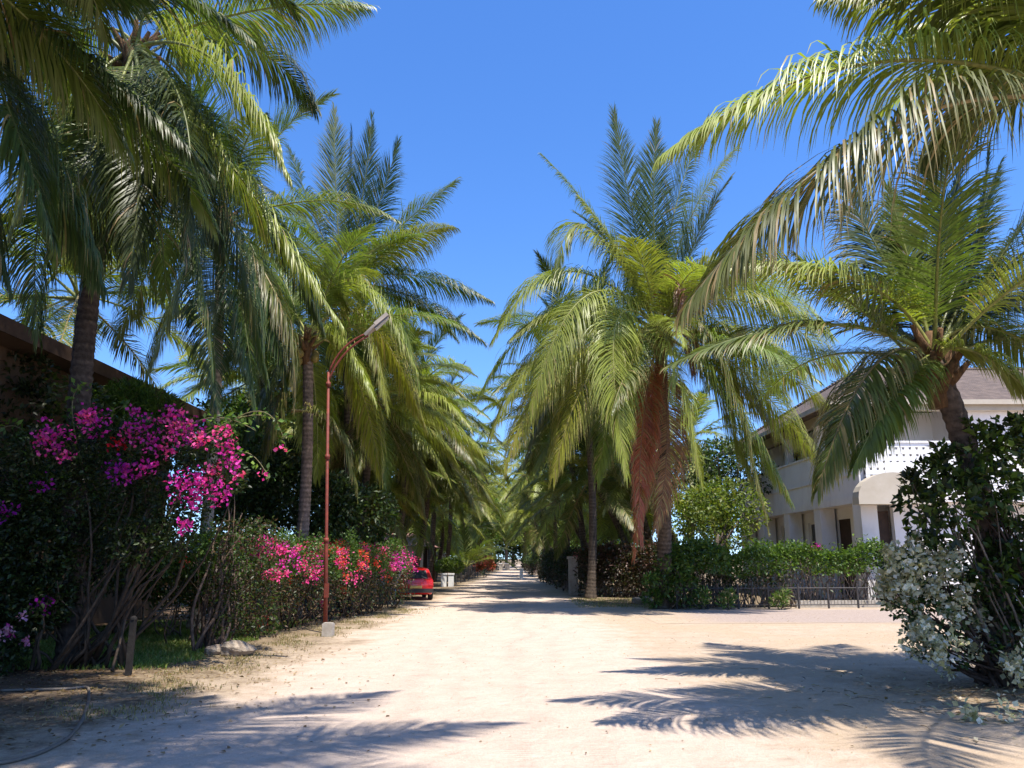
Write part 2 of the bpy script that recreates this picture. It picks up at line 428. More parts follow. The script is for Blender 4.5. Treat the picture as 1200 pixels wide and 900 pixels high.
def nuts(parent, c, n=7, r=0.3):
    for i in range(n):
        a = R.uniform(0, 6.28)
        o = link('coconut', NUT, parent, (c[0] + math.cos(a) * r * R.uniform(.7, 1.1), c[1] + math.sin(a) * r * R.uniform(.7, 1.1), c[2] - 0.25 - R.uniform(0, 0.35)))
        o.rotation_euler = (R.uniform(-.5, .5), R.uniform(-.5, .5), 0)

def dress(root, c, specs, q='hi', s=1.0, azs=None, j=0.12):
    """library fronds at (azimuth, elevation bin) round crown point c (root space)"""
    for (az, e, ls) in specs:
        i = int(np.argmin([abs(e - x) for x in ELEV]))
        me = LIB[q][i][R.integers(0, 2)]
        o = link('frond', me, root, (c[0] + 0.1 * math.cos(az), c[1] + 0.1 * math.sin(az), c[2] + R.uniform(-0.15, 0.1)), az, s * ls)

def auto_specs(n, lo=-35, hi=84, start=0.0, jit=0.25):
    out = []
    for i in range(n):
        f = (i + 0.5) / n
        e = hi + (lo - hi) * f ** 0.95
        out.append((start + i * 2.39996 + R.uniform(-jit, jit), e + R.uniform(-6, 6), R.uniform(0.85, 1.08) * (0.8 if e > 75 else 1)))
    return out

PALMS = 'coconut palms lining the sandy lane'
def palm(base, crown, r0, r1, label, n=24, q='hi', s=1.0, start=0.0, nnut=6, bow=0.3, bowdir=(1, 0, 0), lo=-35, custom=(), auto=None, k=12, group=PALMS, col=(0.105, 0.08, 0.06), wid=0.023, nl=215):
    base = np.asarray(base, float); crown = np.asarray(crown, float)
    root = thing('coconut_palm', label, 'palm tree', tuple(base), group)
    trunk_mesh('trunk', base, crown, r0, r1, root, bow, bowdir, col, k)
    c = crown - base
    if s > 0.7 and q != 'lo': sheath(root, c, 1.0)
    if nnut: nuts(root, c, nnut)
    dress(root, c, auto if auto is not None else auto_specs(n, lo, start=start), q, s)
    for fr in custom:
        # (mid px, mid py, mid dY, tip px, tip py, tip dY, kind, droop, roll, extra)
        mx, my, md, tx, ty, td, kd, dr, rl = fr[:9]; ex = fr[9] if len(fr) > 9 else {}
        b = crown + np.array([0, 0, 0.1])
        if 'from' in ex:
            b = at(ex['from'][0], ex['from'][1], crown[1] + ex['from'][2])
        P = bez(b, at(mx, my, crown[1] + md), at(tx, ty, crown[1] + td), 28) - base
        L = np.linalg.norm(np.diff(P, axis=0), axis=1).sum()
        me = frond_mesh(P, nl=ex.get('nl', nl), width=ex.get('w', wid), leaf=ex.get('leaf', min(0.3 * L, ex.get('lmax', 1.35))), droop=dr, kind=kd, roll=rl, twist=ex.get('tw', 0.2),
                        pet=ex.get('pet', 0.16), lift=ex.get('lift', 0.1), segs=ex.get('sg', 4), miss=ex.get('miss', 0.04), r0=ex.get('r0', 0.034))
        link('frond', me, root)
    return root

# ------------------------------------------------------------------ leafy shapes
def leaf_cloud(pts, out, size, cols, flat=0.45, aspect=0.55, rg=R, hang=0.2):
    """one diamond leaf (two folded triangles) per point"""
    n = len(pts); size = np.broadcast_to(np.asarray(size, float), (n,))
    d = unit(out * 0.8 + rg.normal(size=(n, 3)) * 0.75 + np.array([0, 0, -hang]))
    up = unit(np.array([0, 0, 1.0]) * flat + rg.normal(size=(n, 3)) * 0.6 + out * 0.35)
    w = unit(np.cross(d, up)); nn = np.cross(w, d)
    sz = size[:, None]
    b = pts; tip = pts + d * sz; mid = pts + d * sz * 0.45 + nn * sz * 0.1
    l = mid + w * sz * aspect * 0.5; r = mid - w * sz * aspect * 0.5
    v = np.stack([b, l, tip - nn * sz * 0.05, r], 1).reshape(-1, 3)
    i = np.arange(n)[:, None] * 4
    t = np.concatenate([np.concatenate([i, i + 2, i + 1], 1), np.concatenate([i, i + 3, i + 2], 1)])
    return v, t, np.repeat(cols, 4, 0)

def blob_pts(centers, radii, n, shell=0.55, rg=R, squash=(1, 1, 0.85)):
    """points in a set of overlapping clumps, most of them near the skin"""
    w = np.asarray(radii, float) ** 2; idx = rg.choice(len(centers), n, p=w / w.sum())
    d = unit(rg.normal(size=(n, 3)))
    r = (1 - shell) * rg.uniform(0, 1, n) ** (1 / 3) + shell * rg.uniform(0.75, 1.05, n)
    c = np.asarray(centers, float)[idx]; rr = np.asarray(radii, float)[idx]
    p = c + d * (r * rr)[:, None] * np.asarray(squash)
    return p, unit(p - c + np.array([0, 0, 0.15])), idx

def pick(cols, n, rg=R, var=0.3):
    cols = np.asarray(cols, float); i = rg.integers(0, len(cols), n)
    return cols[i] * rg.uniform(1 - var, 1 + var, n)[:, None]

SHRUB = [(0.035, 0.075, 0.014), (0.055, 0.10, 0.018), (0.08, 0.13, 0.022)]
SHRUBDK = [(0.014, 0.027, 0.007), (0.022, 0.038, 0.009), (0.034, 0.05, 0.011)]  # understory greens lowered so the shade reads deeper
SHRUBLT = [(0.09, 0.15, 0.02), (0.12, 0.18, 0.025), (0.065, 0.12, 0.02)]
MAGENTA = [(0.50, 0.025, 0.30), (0.58, 0.06, 0.36), (0.40, 0.015, 0.27)]
PINK = [(0.66, 0.06, 0.27), (0.70, 0.11, 0.33), (0.56, 0.03, 0.23)]
CORAL = [(0.68, 0.06, 0.05), (0.72, 0.10, 0.07), (0.6, 0.03, 0.07)]
REDF = [(0.55, 0.015, 0.03), (0.48, 0.01, 0.05)]
PURPLE = [(0.25, 0.012, 0.24), (0.32, 0.02, 0.30)]
WHITEF = [(0.55, 0.50, 0.36), (0.74, 0.70, 0.60), (0.36, 0.33, 0.19)]

def flower_part(parent, clusters, off, size=0.055, name='blossoms'):
    """clusters: (centre, radius, count, palette)"""
    V = []; T = []; C = []; n0 = 0
    for c, r, n, pal in clusters:
        p = np.asarray(c) + unit(R.normal(size=(n, 3))) * (R.uniform(0, 1, n) ** 0.6 * r)[:, None]
        v, t, cc = leaf_cloud(p, unit(p - np.asarray(c) + np.array([0.0, -0.2, 0.4]) * r), R.uniform(0.75, 1.25, n) * size, pick(pal, n, var=0.22), aspect=0.85, hang=0.0)
        V.append(v - np.asarray(off)); T.append(t + n0); C.append(cc); n0 += len(v)
    return mk(name, np.vstack(V), [np.vstack(T)], M_FLOWER, parent, np.vstack(C))

def leaf_part(parent, pts, out, size, cols, off, name='foliage', mat=None, **kw):
    v, t, c = leaf_cloud(pts, out, size, cols, **kw)
    return mk(name, v - np.asarray(off), [t], mat or M_LEAF, parent, c)

def stems_part(parent, pairs, off, r=(0.03, 0.01), name='stems', col=(0.16, 0.12, 0.085), wob=0.15, k=5, seg=7):
    mb = MB()
    for a, b in pairs:
        a = np.asarray(a, float); b = np.asarray(b, float)
        m = (a + b) / 2 + R.normal(0, wob, 3) * np.array([1, 1, 0.4])
        P = bez(a, m, b, seg) + R.normal(0, wob * 0.12, (seg, 3))
        mb.tube(P, np.linspace(r[0], r[1], seg) * R.uniform(0.7, 1.3), k, np.array(col) * R.uniform(0.7, 1.3))
    return mb.build(name, M_STEM, parent, smooth=True, off=off)

def broad_tree_meshes(h, cr, seed, cols, leaf=0.22, n=5200):
    rg = np.random.default_rng(seed)
    cs = []; rs = []
    for i in range(15):
        a = rg.uniform(0, 6.28); rr = cr * rg.uniform(0.1, 0.8); z = h * rg.uniform(0.45, 0.95)
        cs.append((math.cos(a) * rr, math.sin(a) * rr, z)); rs.append(cr * rg.uniform(0.28, 0.46))
    p, o, idx = blob_pts(cs, rs, n, 0.6, rg)
    cvar = rg.uniform(0.75, 1.25, len(cs))
    v, t, c = leaf_cloud(p, o, rg.uniform(0.6, 1.3, n) * leaf, pick(cols, n, rg) * cvar[idx][:, None], rg=rg)
    ob = mk('crown', v, [t], M_LEAF, None, c); crown = ob.data; bpy.data.objects.remove(ob)
    mb = MB(); mb.tube(bez((0, 0, -0.1), (0.15, 0, h * 0.25), (0, 0.1, h * 0.55), 9), np.linspace(0.035, 0.02, 9) * h, 8, (0.14, 0.11, 0.085))
    for c_ in cs[:9]:
        mb.tube(bez((0, 0, h * rg.uniform(0.25, 0.5)), (np.array(c_) * 0.55 + np.array([0, 0, h * 0.18])), c_, 6), np.linspace(0.014, 0.004, 6) * h, 5, (0.13, 0.10, 0.08))
    ob = mb.build('trunk', M_BARK, None, smooth=True); trunk = ob.data; bpy.data.objects.remove(ob)
    return crown, trunk
BRIGHT = [(0.12, 0.19, 0.025), (0.16, 0.23, 0.03), (0.09, 0.15, 0.02), (0.19, 0.22, 0.04)]  # leaf greens raised to make the far trees look sunlit
BROAD = [broad_tree_meshes(7.5, 3.3, 21, SHRUBLT + SHRUB), broad_tree_meshes(8.5, 3.0, 22, SHRUBDK + SHRUB), broad_tree_meshes(6.0, 3.2, 23, BRIGHT)]

def broad_tree(x, y, kind, s, label, group='broadleaf trees behind the palms', rz=None):
    cr, tr = BROAD[kind]
    root = thing('broadleaf_tree', label, 'tree', (x, y, 0), group); root.scale = (s, s, s); root.rotation_euler.z = R.uniform(0, 6) if rz is None else rz
    link('crown', cr, root); link('trunk', tr, root)
    return root


def Zp(py, Y): return at(600, py, Y)[2]

# ------------------------------------------------------------------ sky, sun, camera
SUN = Vector((0.20, -0.34, 1.0)).normalized()
w = bpy.data.worlds.new('World'); S.world = w; w.use_nodes = True
nt = w.node_tree; nt.nodes.clear()
sky = nt.nodes.new('ShaderNodeTexSky'); sky.sky_type = 'NISHITA'; sky.sun_disc = False
sky.sun_elevation = math.asin(SUN.z); sky.sun_rotation = math.atan2(SUN.x, SUN.y)
sky.air_density = 1.0; sky.dust_density = 0.3; sky.ozone_density = 2.5; sky.altitude = 0
hs = nt.nodes.new('ShaderNodeHueSaturation'); hs.inputs['Saturation'].default_value = 1.25; hs.inputs['Hue'].default_value = 0.504
tcw = nt.nodes.new('ShaderNodeTexCoord'); mpw = nt.nodes.new('ShaderNodeMapping'); mpw.inputs['Location'].default_value = (0, 0, 0.07); mpw.inputs['Scale'].default_value = (1, 1, 0.93)
nt.links.new(tcw.outputs['Generated'], mpw.inputs['Vector']); nt.links.new(mpw.outputs[0], sky.inputs['Vector'])
tn = nt.nodes.new('ShaderNodeMix'); tn.data_type = 'RGBA'; tn.blend_type = 'MULTIPLY'; tn.inputs[0].default_value = 1.0; tn.inputs[7].default_value = (1.34, 1.4, 1.6, 1)
bg = nt.nodes.new('ShaderNodeBackground'); bg.inputs['Strength'].default_value = 0.107
wo = nt.nodes.new('ShaderNodeOutputWorld')
nt.links.new(sky.outputs[0], hs.inputs['Color']); nt.links.new(hs.outputs[0], tn.inputs[6]); nt.links.new(tn.outputs[2], bg.inputs['Color']); nt.links.new(bg.outputs[0], wo.inputs['Surface'])

sl = bpy.data.lights.new('sun', 'SUN'); sl.energy = 5.0; sl.angle = rad(0.53); sl.color = (1.0, 0.94, 0.85)
so = bpy.data.objects.new('sun', sl); COL.objects.link(so)
so.rotation_euler = (-SUN).to_track_quat('-Z', 'Y').to_euler(); so.location = (20, -30, 100)

cam = bpy.data.cameras.new('camera'); cam.sensor_width = 36; cam.lens = 36 * F / 1200; cam.clip_end = 2000; cam.clip_start = 0.05
co = bpy.data.objects.new('camera', cam); COL.objects.link(co); co.location = (0, 0, EYE)
co.rotation_euler = (math.pi / 2 + PITCH, 0, 0); S.camera = co
vs = S.view_settings; vs.view_transform = 'Standard'; vs.look = 'None'; vs.gamma = 1; vs.use_curve_mapping = False; vs.exposure = 0.75
S.cycles.max_bounces = 6; S.cycles.diffuse_bounces = 3; S.cycles.transmission_bounces = 3; S.cycles.glossy_bounces = 2
S.cycles.use_denoising = True

# ------------------------------------------------------------------ ground
def ground_material():
    m, nt, out = new_mat('sandy_ground'); L = nt.links.new
    geo = N(nt, 'ShaderNodeNewGeometry'); sep = N(nt, 'ShaderNodeSeparateXYZ'); L(geo.outputs['Position'], sep.inputs[0])
    X, Y = sep.outputs[0], sep.outputs[1]
    def val(x): return x
    def mth(op, a, b=None, c=None, clamp=False):
        n = N(nt, 'ShaderNodeMath', operation=op); n.use_clamp = clamp
        for i, q in enumerate((a, b, c)):
            if q is None: continue
            if isinstance(q, (int, float)): n.inputs[i].default_value = q
            else: L(q, n.inputs[i])
        return n.outputs[0]
    def noise(scale, detail=5, rough=0.6, sx=1, sy=1):
        mp = N(nt, 'ShaderNodeMapping'); mp.inputs['Scale'].default_value = (sx, sy, 1); L(geo.outputs['Position'], mp.inputs[0])
        n = N(nt, 'ShaderNodeTexNoise'); n.inputs['Scale'].default_value = scale; n.inputs['Detail'].default_value = detail; n.inputs['Roughness'].default_value = rough
        L(mp.outputs[0], n.inputs['Vector']); return n.outputs['Fac']
    def sstep(x, a, b):
        n = N(nt, 'ShaderNodeMapRange', interpolation_type='SMOOTHSTEP'); n.inputs['From Min'].default_value = a; n.inputs['From Max'].default_value = b
        L(x, n.inputs['Value']); return n.outputs[0]
    def mix(f, a, b):
        n = N(nt, 'ShaderNodeMix', data_type='RGBA')
        if isinstance(f, (int, float)): n.inputs[0].default_value = f
        else: L(f, n.inputs[0])
        for i, q in ((6, a), (7, b)):
            if isinstance(q, tuple): n.inputs[i].default_value = (*q, 1)
            else: L(q, n.inputs[i])
        return n.outputs[2]
    nb = noise(0.45, 5); nm = noise(2.2, 6); nf = noise(14, 5, 0.7); ng = noise(70, 3, 0.7)
    wob = mth('MULTIPLY', mth('SUBTRACT', nb, 0.5), 2.6)
    wob2 = mth('MULTIPLY', mth('SUBTRACT', nm, 0.5), 1.6)
    # the lane: pale compacted sand between about x=-3.2 and x=3 narrowing away from the junction
    left = mth('ADD', mth('ADD', X, mth('SUBTRACT', 3.6, mth('MULTIPLY', Y, 0.018))), mth('ADD', wob2, wob))
    lanel = sstep(left, -0.3, 0.9)
    right = mth('SUBTRACT', mth('ADD', mth('SUBTRACT', 2.7, mth('MULTIPLY', Y, 0.012)), mth('ADD', wob2, wob)), X)
    laner = sstep(right, -0.5, 1.0)
    lane = mth('MULTIPLY', lanel, laner)
    junction = mth('MULTIPLY', mth('MULTIPLY', sstep(X, 1.0, 3.0), lanel), mth('SUBTRACT', 1.0, sstep(mth('ADD', Y, wob), 25.2, 26.6)))
    sand_b = mix(sstep(nm, 0.3, 0.7), (0.42, 0.325, 0.235), (0.50, 0.395, 0.295))
    sand_y = mix(sstep(nb, 0.35, 0.65), sand_b, (0.45, 0.34, 0.235))
    pale = mix(sstep(nm, 0.25, 0.75), (0.50, 0.395, 0.315), (0.57, 0.455, 0.368))
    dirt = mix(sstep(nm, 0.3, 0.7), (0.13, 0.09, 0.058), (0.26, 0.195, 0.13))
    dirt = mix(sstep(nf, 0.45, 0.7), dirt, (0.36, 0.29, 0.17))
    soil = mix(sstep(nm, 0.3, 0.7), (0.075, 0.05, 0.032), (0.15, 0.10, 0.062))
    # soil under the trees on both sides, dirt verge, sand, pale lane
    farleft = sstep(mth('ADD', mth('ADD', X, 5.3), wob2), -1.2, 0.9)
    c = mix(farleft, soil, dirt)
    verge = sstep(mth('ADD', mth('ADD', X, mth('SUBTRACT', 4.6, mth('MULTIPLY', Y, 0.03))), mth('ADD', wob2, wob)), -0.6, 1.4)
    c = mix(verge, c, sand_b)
    fr = mth('SUBTRACT', 1.0, sstep(mth('ADD', Y, wob), 27.0, 28.5))
    rs = mth('MULTIPLY', sstep(X, 2.0, 3.2), mth('SUBTRACT', 1.0, fr))
    c = mix(rs, c, dirt)
    c = mix(junction, c, sand_y)
    c = mix(lane, c, pale)
    # the paved strip in front of the hedge on the right
    drv = mth('MULTIPLY', sstep(mth('ADD', Y, mth('MULTIPLY', wob2, 0.5)), 20.3, 21.3), mth('SUBTRACT', 1.0, sstep(mth('ADD', Y, mth('MULTIPLY', wob2, 0.3)), 25.6, 26.4)))
    drv = mth('MULTIPLY', drv, sstep(mth('ADD', X, wob2), 4.0, 6.0))
    c = mix(mth('MULTIPLY', drv, 0.75), c, mix(sstep(nf, 0.3, 0.7), (0.30, 0.24, 0.215), (0.38, 0.31, 0.28)))
    # litter soil under the bush on the near right
    dx = mth('SUBTRACT', X, 7.6); dy = mth('SUBTRACT', Y, 10.2)
    dd = mth('SQRT', mth('ADD', mth('MULTIPLY', mth('MULTIPLY', dx, dx), 0.8), mth('MULTIPLY', dy, dy)))
    lit = mth('SUBTRACT', 1.0, sstep(mth('ADD', dd, wob2), 1.6, 3.6))
    c = mix(mth('MULTIPLY', lit, 0.85), c, dirt)
    # grain, specks and dry leaf crumbs
    gr = N(nt, 'ShaderNodeMapRange'); gr.inputs['To Min'].default_value = 0.72; gr.inputs['To Max'].default_value = 1.25; L(ng, gr.inputs['Value'])
    gr2 = N(nt, 'ShaderNodeMapRange'); gr2.inputs['To Min'].default_value = 0.78; gr2.inputs['To Max'].default_value = 1.2; L(nf, gr2.inputs['Value'])
    bend = mth('MULTIPLY', mth('SUBTRACT', noise(0.12, 2), 0.5), 3.0)
    xr = mth('ADD', mth('ADD', X, bend), mth('MULTIPLY', mth('SUBTRACT', nm, 0.5), 0.25))
    def rut(x0, w_):
        q = mth('DIVIDE', mth('SUBTRACT', xr, x0), w_)
        return mth('EXPONENT', mth('MULTIPLY', mth('MULTIPLY', q, q), -1.0))
    ruts = mth('ADD', mth('ADD', rut(-1.35, 0.17), rut(0.15, 0.17)), mth('MULTIPLY', mth('ADD', rut(-0.75, 0.12), rut(0.85, 0.14)), 0.6))
    tread = N(nt, 'ShaderNodeTexWave'); tread.bands_direction = 'Y'; tread.inputs['Scale'].default_value = 4.5; tread.inputs['Distortion'].default_value = 3; L(geo.outputs['Position'], tread.inputs['Vector'])
    ruts = mth('MULTIPLY', ruts, sstep(nb, 0.28, 0.6))
    peb = N(nt, 'ShaderNodeTexVoronoi'); peb.inputs['Scale'].default_value = 5.5; L(geo.outputs['Position'], peb.inputs['Vector'])
    foot = N(nt, 'ShaderNodeTexVoronoi'); foot.inputs['Scale'].default_value = 2.4; L(geo.outputs['Position'], foot.inputs['Vector'])
    dent = mth('SUBTRACT', 1.0, sstep(foot.outputs['Distance'], 0.05, 0.28))
    trv = mth('SUBTRACT', 1.0, mth('MULTIPLY', ruts, 0.07))
    f = mth('MULTIPLY', mth('MULTIPLY', gr.outputs[0], gr2.outputs[0]), trv)
    vm = N(nt, 'ShaderNodeVectorMath', operation='SCALE'); L(c, vm.inputs[0]); L(f, vm.inputs['Scale'])
    p = N(nt, 'ShaderNodeBsdfPrincipled'); p.inputs['Roughness'].default_value = 0.95; p.inputs['Specular IOR Level'].default_value = 0.1
    L(vm.outputs[0], p.inputs['Base Color'])
    h = mth('ADD', mth('ADD', mth('MULTIPLY', nm, 1.4), mth('MULTIPLY', nf, 0.6)), mth('ADD', mth('MULTIPLY', ng, 0.22), mth('ADD', mth('MULTIPLY', mth('MULTIPLY', ruts, mth('ADD', 0.6, mth('MULTIPLY', tread.outputs['Fac'], 0.35))), -0.5), mth('MULTIPLY', dent, -0.45))))
    b = N(nt, 'ShaderNodeBump'); b.inputs['Strength'].default_value = 0.8; b.inputs['Distance'].default_value = 0.06
    L(h, b.inputs['Height']); L(b.outputs[0], p.inputs['Normal']); L(p.outputs[0], out.inputs['Surface'])
    return m
M_GROUND = ground_material()
gx = np.array([-500, -120, -40, -14, -3.4, 3.4, 14, 40, 120, 500.]); gy = np.array([-200, -40, 0, 26, 60, 140, 300, 900.])
gv = np.array([(x, y, 0) for y in gy for x in gx]); nx = len(gx)
gq = [(j * nx + i, j * nx + i + 1, (j + 1) * nx + i + 1, (j + 1) * nx + i) for j in range(len(gy) - 1) for i in range(nx - 1)]
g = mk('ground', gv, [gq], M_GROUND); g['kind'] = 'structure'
def strip(name, l, r, z):
    n = len(l); v = [(x, y, z) for x, y in l] + [(x, y, z) for x, y in r]
    o = mk(name, v, [[(i, n + i, n + i + 1, i + 1) for i in range(n - 1)]], M_GROUND); o['kind'] = 'structure'; return o
ys = np.linspace(-8, 190, 100)
edge = lambda y, k: 0.25 * math.sin(y * 0.6 + k) + 0.15 * math.sin(y * 1.7 + 2 * k)
strip('sandy_lane', [(-3.7 + 0.018 * max(y, 0) + edge(y, 1), y) for y in ys], [(2.9 - 0.012 * max(y, 0) + edge(y, 4), y) for y in ys], 0.004)
xs = np.linspace(3.6, 40, 60)
strip('driveway', [(x, 26.2 + 0.2 * edge(x, 2)) for x in xs], [(x, 20.6 + 0.6 * edge(x, 3)) for x in xs], 0.004)

# ------------------------------------------------------------------ right house
YF = 30.0
X0 = at(1000, 600, YF)[0]
zs, zb, zp, ze = Zp(590, YF), Zp(581, YF), Zp(523, YF), Zp(472, YF)
hx1, hy1 = X0 + 17, YF + 15
house = thing('house', 'two storey pale house with tiled roof and lattice balcony behind the clipped hedge', 'house', (X0 + 6, YF + 6, 0), 'houses beside the lane')
HO = (X0 + 6, YF + 6, 0)
# ground floor and upper walls
m = MB(); wt = 0.25
gs = X0 + 0.7     # side wall plane, set back behind the columns
m.box((gs, YF + 0.6, 0), (hx1, YF + 0.6 + wt, zs)); m.box((gs, hy1 - wt, 0), (hx1, hy1, zs)); m.box((hx1 - wt, YF + 0.6 + wt, 0), (hx1, hy1 - wt, zs))
ops = []
yy = YF + 0.6 + wt; gaps = [(32.0, 33.3), (34.6, 36.6), (38.2, 40.3), (41.5, 43.4)]
for a, b in gaps:
    m.box((gs, yy, 0), (gs + wt, a, zs)); m.box((gs, a, zs - 0.45), (gs + wt, b, zs))
    if a > 34: m.box((gs, a, 0), (gs + wt, b, 0.7))
    yy = b
m.box((gs, yy, 0), (gs + wt, hy1 - wt, zs))
m.build('ground_floor_wall', M_WALL, house, off=HO)
m = MB()
us = X0 + 1.5
m.box((us, YF + 2.2, zs + 0.3), (us + wt, YF + 5.0, ze)); m.box((us, YF + 5.0, zs + 0.3), (us + wt, YF + 6.5, zp + 0.1)); m.box((us, YF + 5.0, ze - 0.6), (us + wt, YF + 6.5, ze))
m.box((us, YF + 6.5, zs + 0.3), (us + wt, YF + 9, ze)); m.box((us, YF + 9, zs + 0.3), (us + wt, YF + 11, zp + 0.1)); m.box((us, YF + 9, ze - 0.6), (us + wt, YF + 11, ze)); m.box((us, YF + 11, zs + 0.3), (us + wt, hy1, ze))
bx = at(1128, 500, YF)[0]
m.box((us + wt, YF + 2.2, zs + 0.3), (bx, YF + 2.45, ze))
wx0, wx1 = at(1186, 500, YF)[0], at(1186, 500, YF)[0] + 1.4
m.box((bx, YF, zs + 0.3), (wx0, YF + 2.45, ze)); m.box((wx0, YF, zs + 0.3), (wx1, YF + wt, zp - 0.3)); m.box((wx0, YF, Zp(488, YF)), (wx1, YF + wt, ze)); m.box((wx1, YF, zs + 0.3), (hx1, YF + wt, ze))
m.box((us + wt, hy1 - wt, zs + 0.3), (hx1, hy1, ze))
m.build('upper_wall', M_WALL, house, off=HO)
m = MB(); m.box((X0 - 0.03, YF - 1.0, zs), (hx1, hy1, zs + 0.3)); m.build('floor_slab', M_WALL, house, off=HO)
# side parapet band and eave beam
m = MB(); m.box((X0, YF - 0.75, zs + 0.3), (X0 + 0.18, hy1, zp)); m.box((X0 - 0.05, YF - 0.75, zp), (X0 + 0.23, hy1, zp + 0.08)); m.box((X0 - 0.04, YF - 0.6, zs + 1.05), (X0 + 0.05, hy1, zs + 1.13))
m.build('side_parapet', M_WALL, house, off=HO)
m = MB(); m.box((X0 + 0.1, YF - 0.35, ze - 0.35), (hx1, YF - 0.05, ze)); m.box((X0 + 0.1, YF - 0.05, ze - 0.35), (X0 + 0.4, hy1, ze)); m.build('eave_beam', M_CREAM, house, off=HO)
for (yc) in (YF - 0.55, YF + 3.6, YF + 7.4, YF + 11.2, hy1 - 0.4):
    m = MB(); m.box((X0, yc - 0.35 if yc > YF else yc - 0.1, 0), (X0 + 0.6, yc + 0.35 if yc > YF else yc + 0.6, zs)); m.build('pillar', M_WALL, house, off=HO)
for (yc) in (YF + 3.6, YF + 7.4, YF + 11.2):
    m = MB(); m.box((X0 + 0.2, yc - 0.15, zp + 0.081), (X0 + 0.5, yc + 0.15, ze - 0.35)); m.build('upper_post', M_WALL, house, off=HO)
# lattice balcony front: open breeze blocks with a solid band, real holes
bz0, bz1 = zs + 0.3, zp; bx1 = at(1180, 520, YF - 0.9)[0]; yb = YF - 0.95
m = MB(); pit = 0.25; hole = 0.09; z0 = bz0
rows = int((bz1 - bz0) / pit); cols = int((bx1 - X0 - 0.18) / pit)
for r_ in range(rows + 1):
    zz = bz1 - r_ * pit
    m.box((X0 + 0.18, yb, max(bz0, zz - (pit - hole))), (bx1, yb + 0.14, zz))
for c_ in range(cols + 1):
    xx = X0 + 0.18 + c_ * pit
    m.box((xx, yb + 0.004, bz0), (xx + pit - hole, yb + 0.136, bz1 - 0.003))
m.box((X0 + 0.9, yb - 0.012, bz0 + 0.3), (bx1 - 0.5, yb + 0.152, bz1 - 0.72))
m.box((X0 - 0.05, yb - 0.04, bz1), (bx1, yb + 0.18, bz1 + 0.07))
m.build('balcony_lattice', M_WHITE, house, off=HO)
# rounded porch hood in front of the balcony
ax = at(1043, 560, YF - 1.3)[0]; hw = 1.3; at0 = Zp(583, YF - 1.3); top = Zp(554, YF - 1.3)
poly = [(ax - hw, at0 - 0.25), (ax + hw, at0 - 0.25)] + [(ax + hw * math.cos(a), at0 + (top - at0) * math.sin(a)) for a in np.linspace(0, math.pi, 15)]
m = MB(); m.prism(poly, YF - 1.55, YF - 1.02, 'y'); m.build('porch_hood', M_CREAM, house, off=HO)
m = MB(); m.box((X0 + 0.75, YF - 0.3, 0.15), (X0 + 1.15, YF + 0.55, zs - 0.3)); m.build('door', M_DARKWOOD, house, off=HO)
m = MB(); m.box((X0 + 1.2, YF - 0.6, 0), (X0 + 5.2, YF - 0.35, zs - 0.002)); m.build('porch_wall', M_WALL, house, off=HO)
def window(parent, a, b, off, axis, nm=2, fr=M_WHITE, glass=M_GLASS):
    """framed window in the plane x=const or y=const; a,b opposite corners (thin axis spans depth)"""
    mb = MB(); a = np.array(a, float); b = np.array(b, float); t = 0.07
    k = 1 - axis
    for z0, z1 in ((a[2], a[2] + t), (b[2] - t, b[2])):
        p, q = a.copy(), b.copy(); p[2], q[2] = z0, z1; mb.box(p, q)
    for i in range(nm + 1):
        p, q = a.copy(), b.copy(); u = a[k] + (b[k] - a[k] - t) * i / nm; p[k], q[k] = u, u + t; p[2] += t; q[2] -= t; mb.box(p, q)
    f = mb.build('window', fr, parent, off=off)
    mb = MB(); p, q = a.copy(), b.copy(); mid = (a[axis] + b[axis]) / 2; p[axis], q[axis] = mid - 0.01, mid + 0.01; p[2] += 0.01; q[2] -= 0.01; p[k] += .01; q[k] -= .01; mb.box(p, q)
    g_ = mb.build('pane', glass, f, off=off)
    return f
for a, b in gaps[1:]:
    window(house, (gs + 0.08, a, 0.7), (gs + 0.18, b, zs - 0.45), HO, 0, 3, M_WALL)
m = MB(); m.box((gs + 0.08, gaps[0][0], 0.0), (gs + 0.16, gaps[0][1], zs - 0.45)); m.build('door', M_DARKWOOD, house, off=HO)
for a, b in ((YF + 5.0, YF + 6.5), (YF + 9, YF + 11)):
    window(house, (us + 0.08, a, zp + 0.1), (us + 0.18, b, ze - 0.6), HO, 0, 2, M_DARKWOOD)
window(house, (wx0, YF + 0.08, zp - 0.3), (wx1, YF + 0.18, Zp(488, YF)), HO, 1, 2, M_DARKWOOD)
# hip roof
ov = 0.75; ex0, ey0, ex1, ey1 = X0 - ov, YF - 0.55, hx1 + ov, hy1 + ov
zr = Zp(430, YF + 7.0); half = (ey1 - ey0) / 2
m = MB(); ym = (ey0 + ey1) / 2
rv = [(ex0, ey0, ze), (ex1, ey0, ze), (ex1, ey1, ze), (ex0, ey1, ze), (ex0 + half * 0.6, ym, zr), (ex1 - half * 0.6, ym, zr)]
m.add(rv, [(0, 1, 5, 4), (2, 3, 4, 5), (0, 3, 2, 1)], [(3, 0, 4), (1, 2, 5)])
rf = m.build('roof', M_ROOF, house, off=HO)
m = MB()
m.box((ex0 - 0.03, ey0 - 0.03, ze - 0.16), (ex1 + 0.03, ey0 + 0.02, ze + 0.02)); m.box((ex0 - 0.03, ey0 + 0.02, ze - 0.16), (ex0 + 0.02, ey1, ze + 0.02))
m.build('fascia', M_CREAM, house, off=HO)
m = MB(); m.tube([rv[0], rv[4]], 0.12, 6); m.tube([rv[4], rv[5]], 0.12, 6); m.tube([rv[3], rv[4]], 0.12, 6); m.build('ridge_tiles', M_ROOF, rf, off=HO)

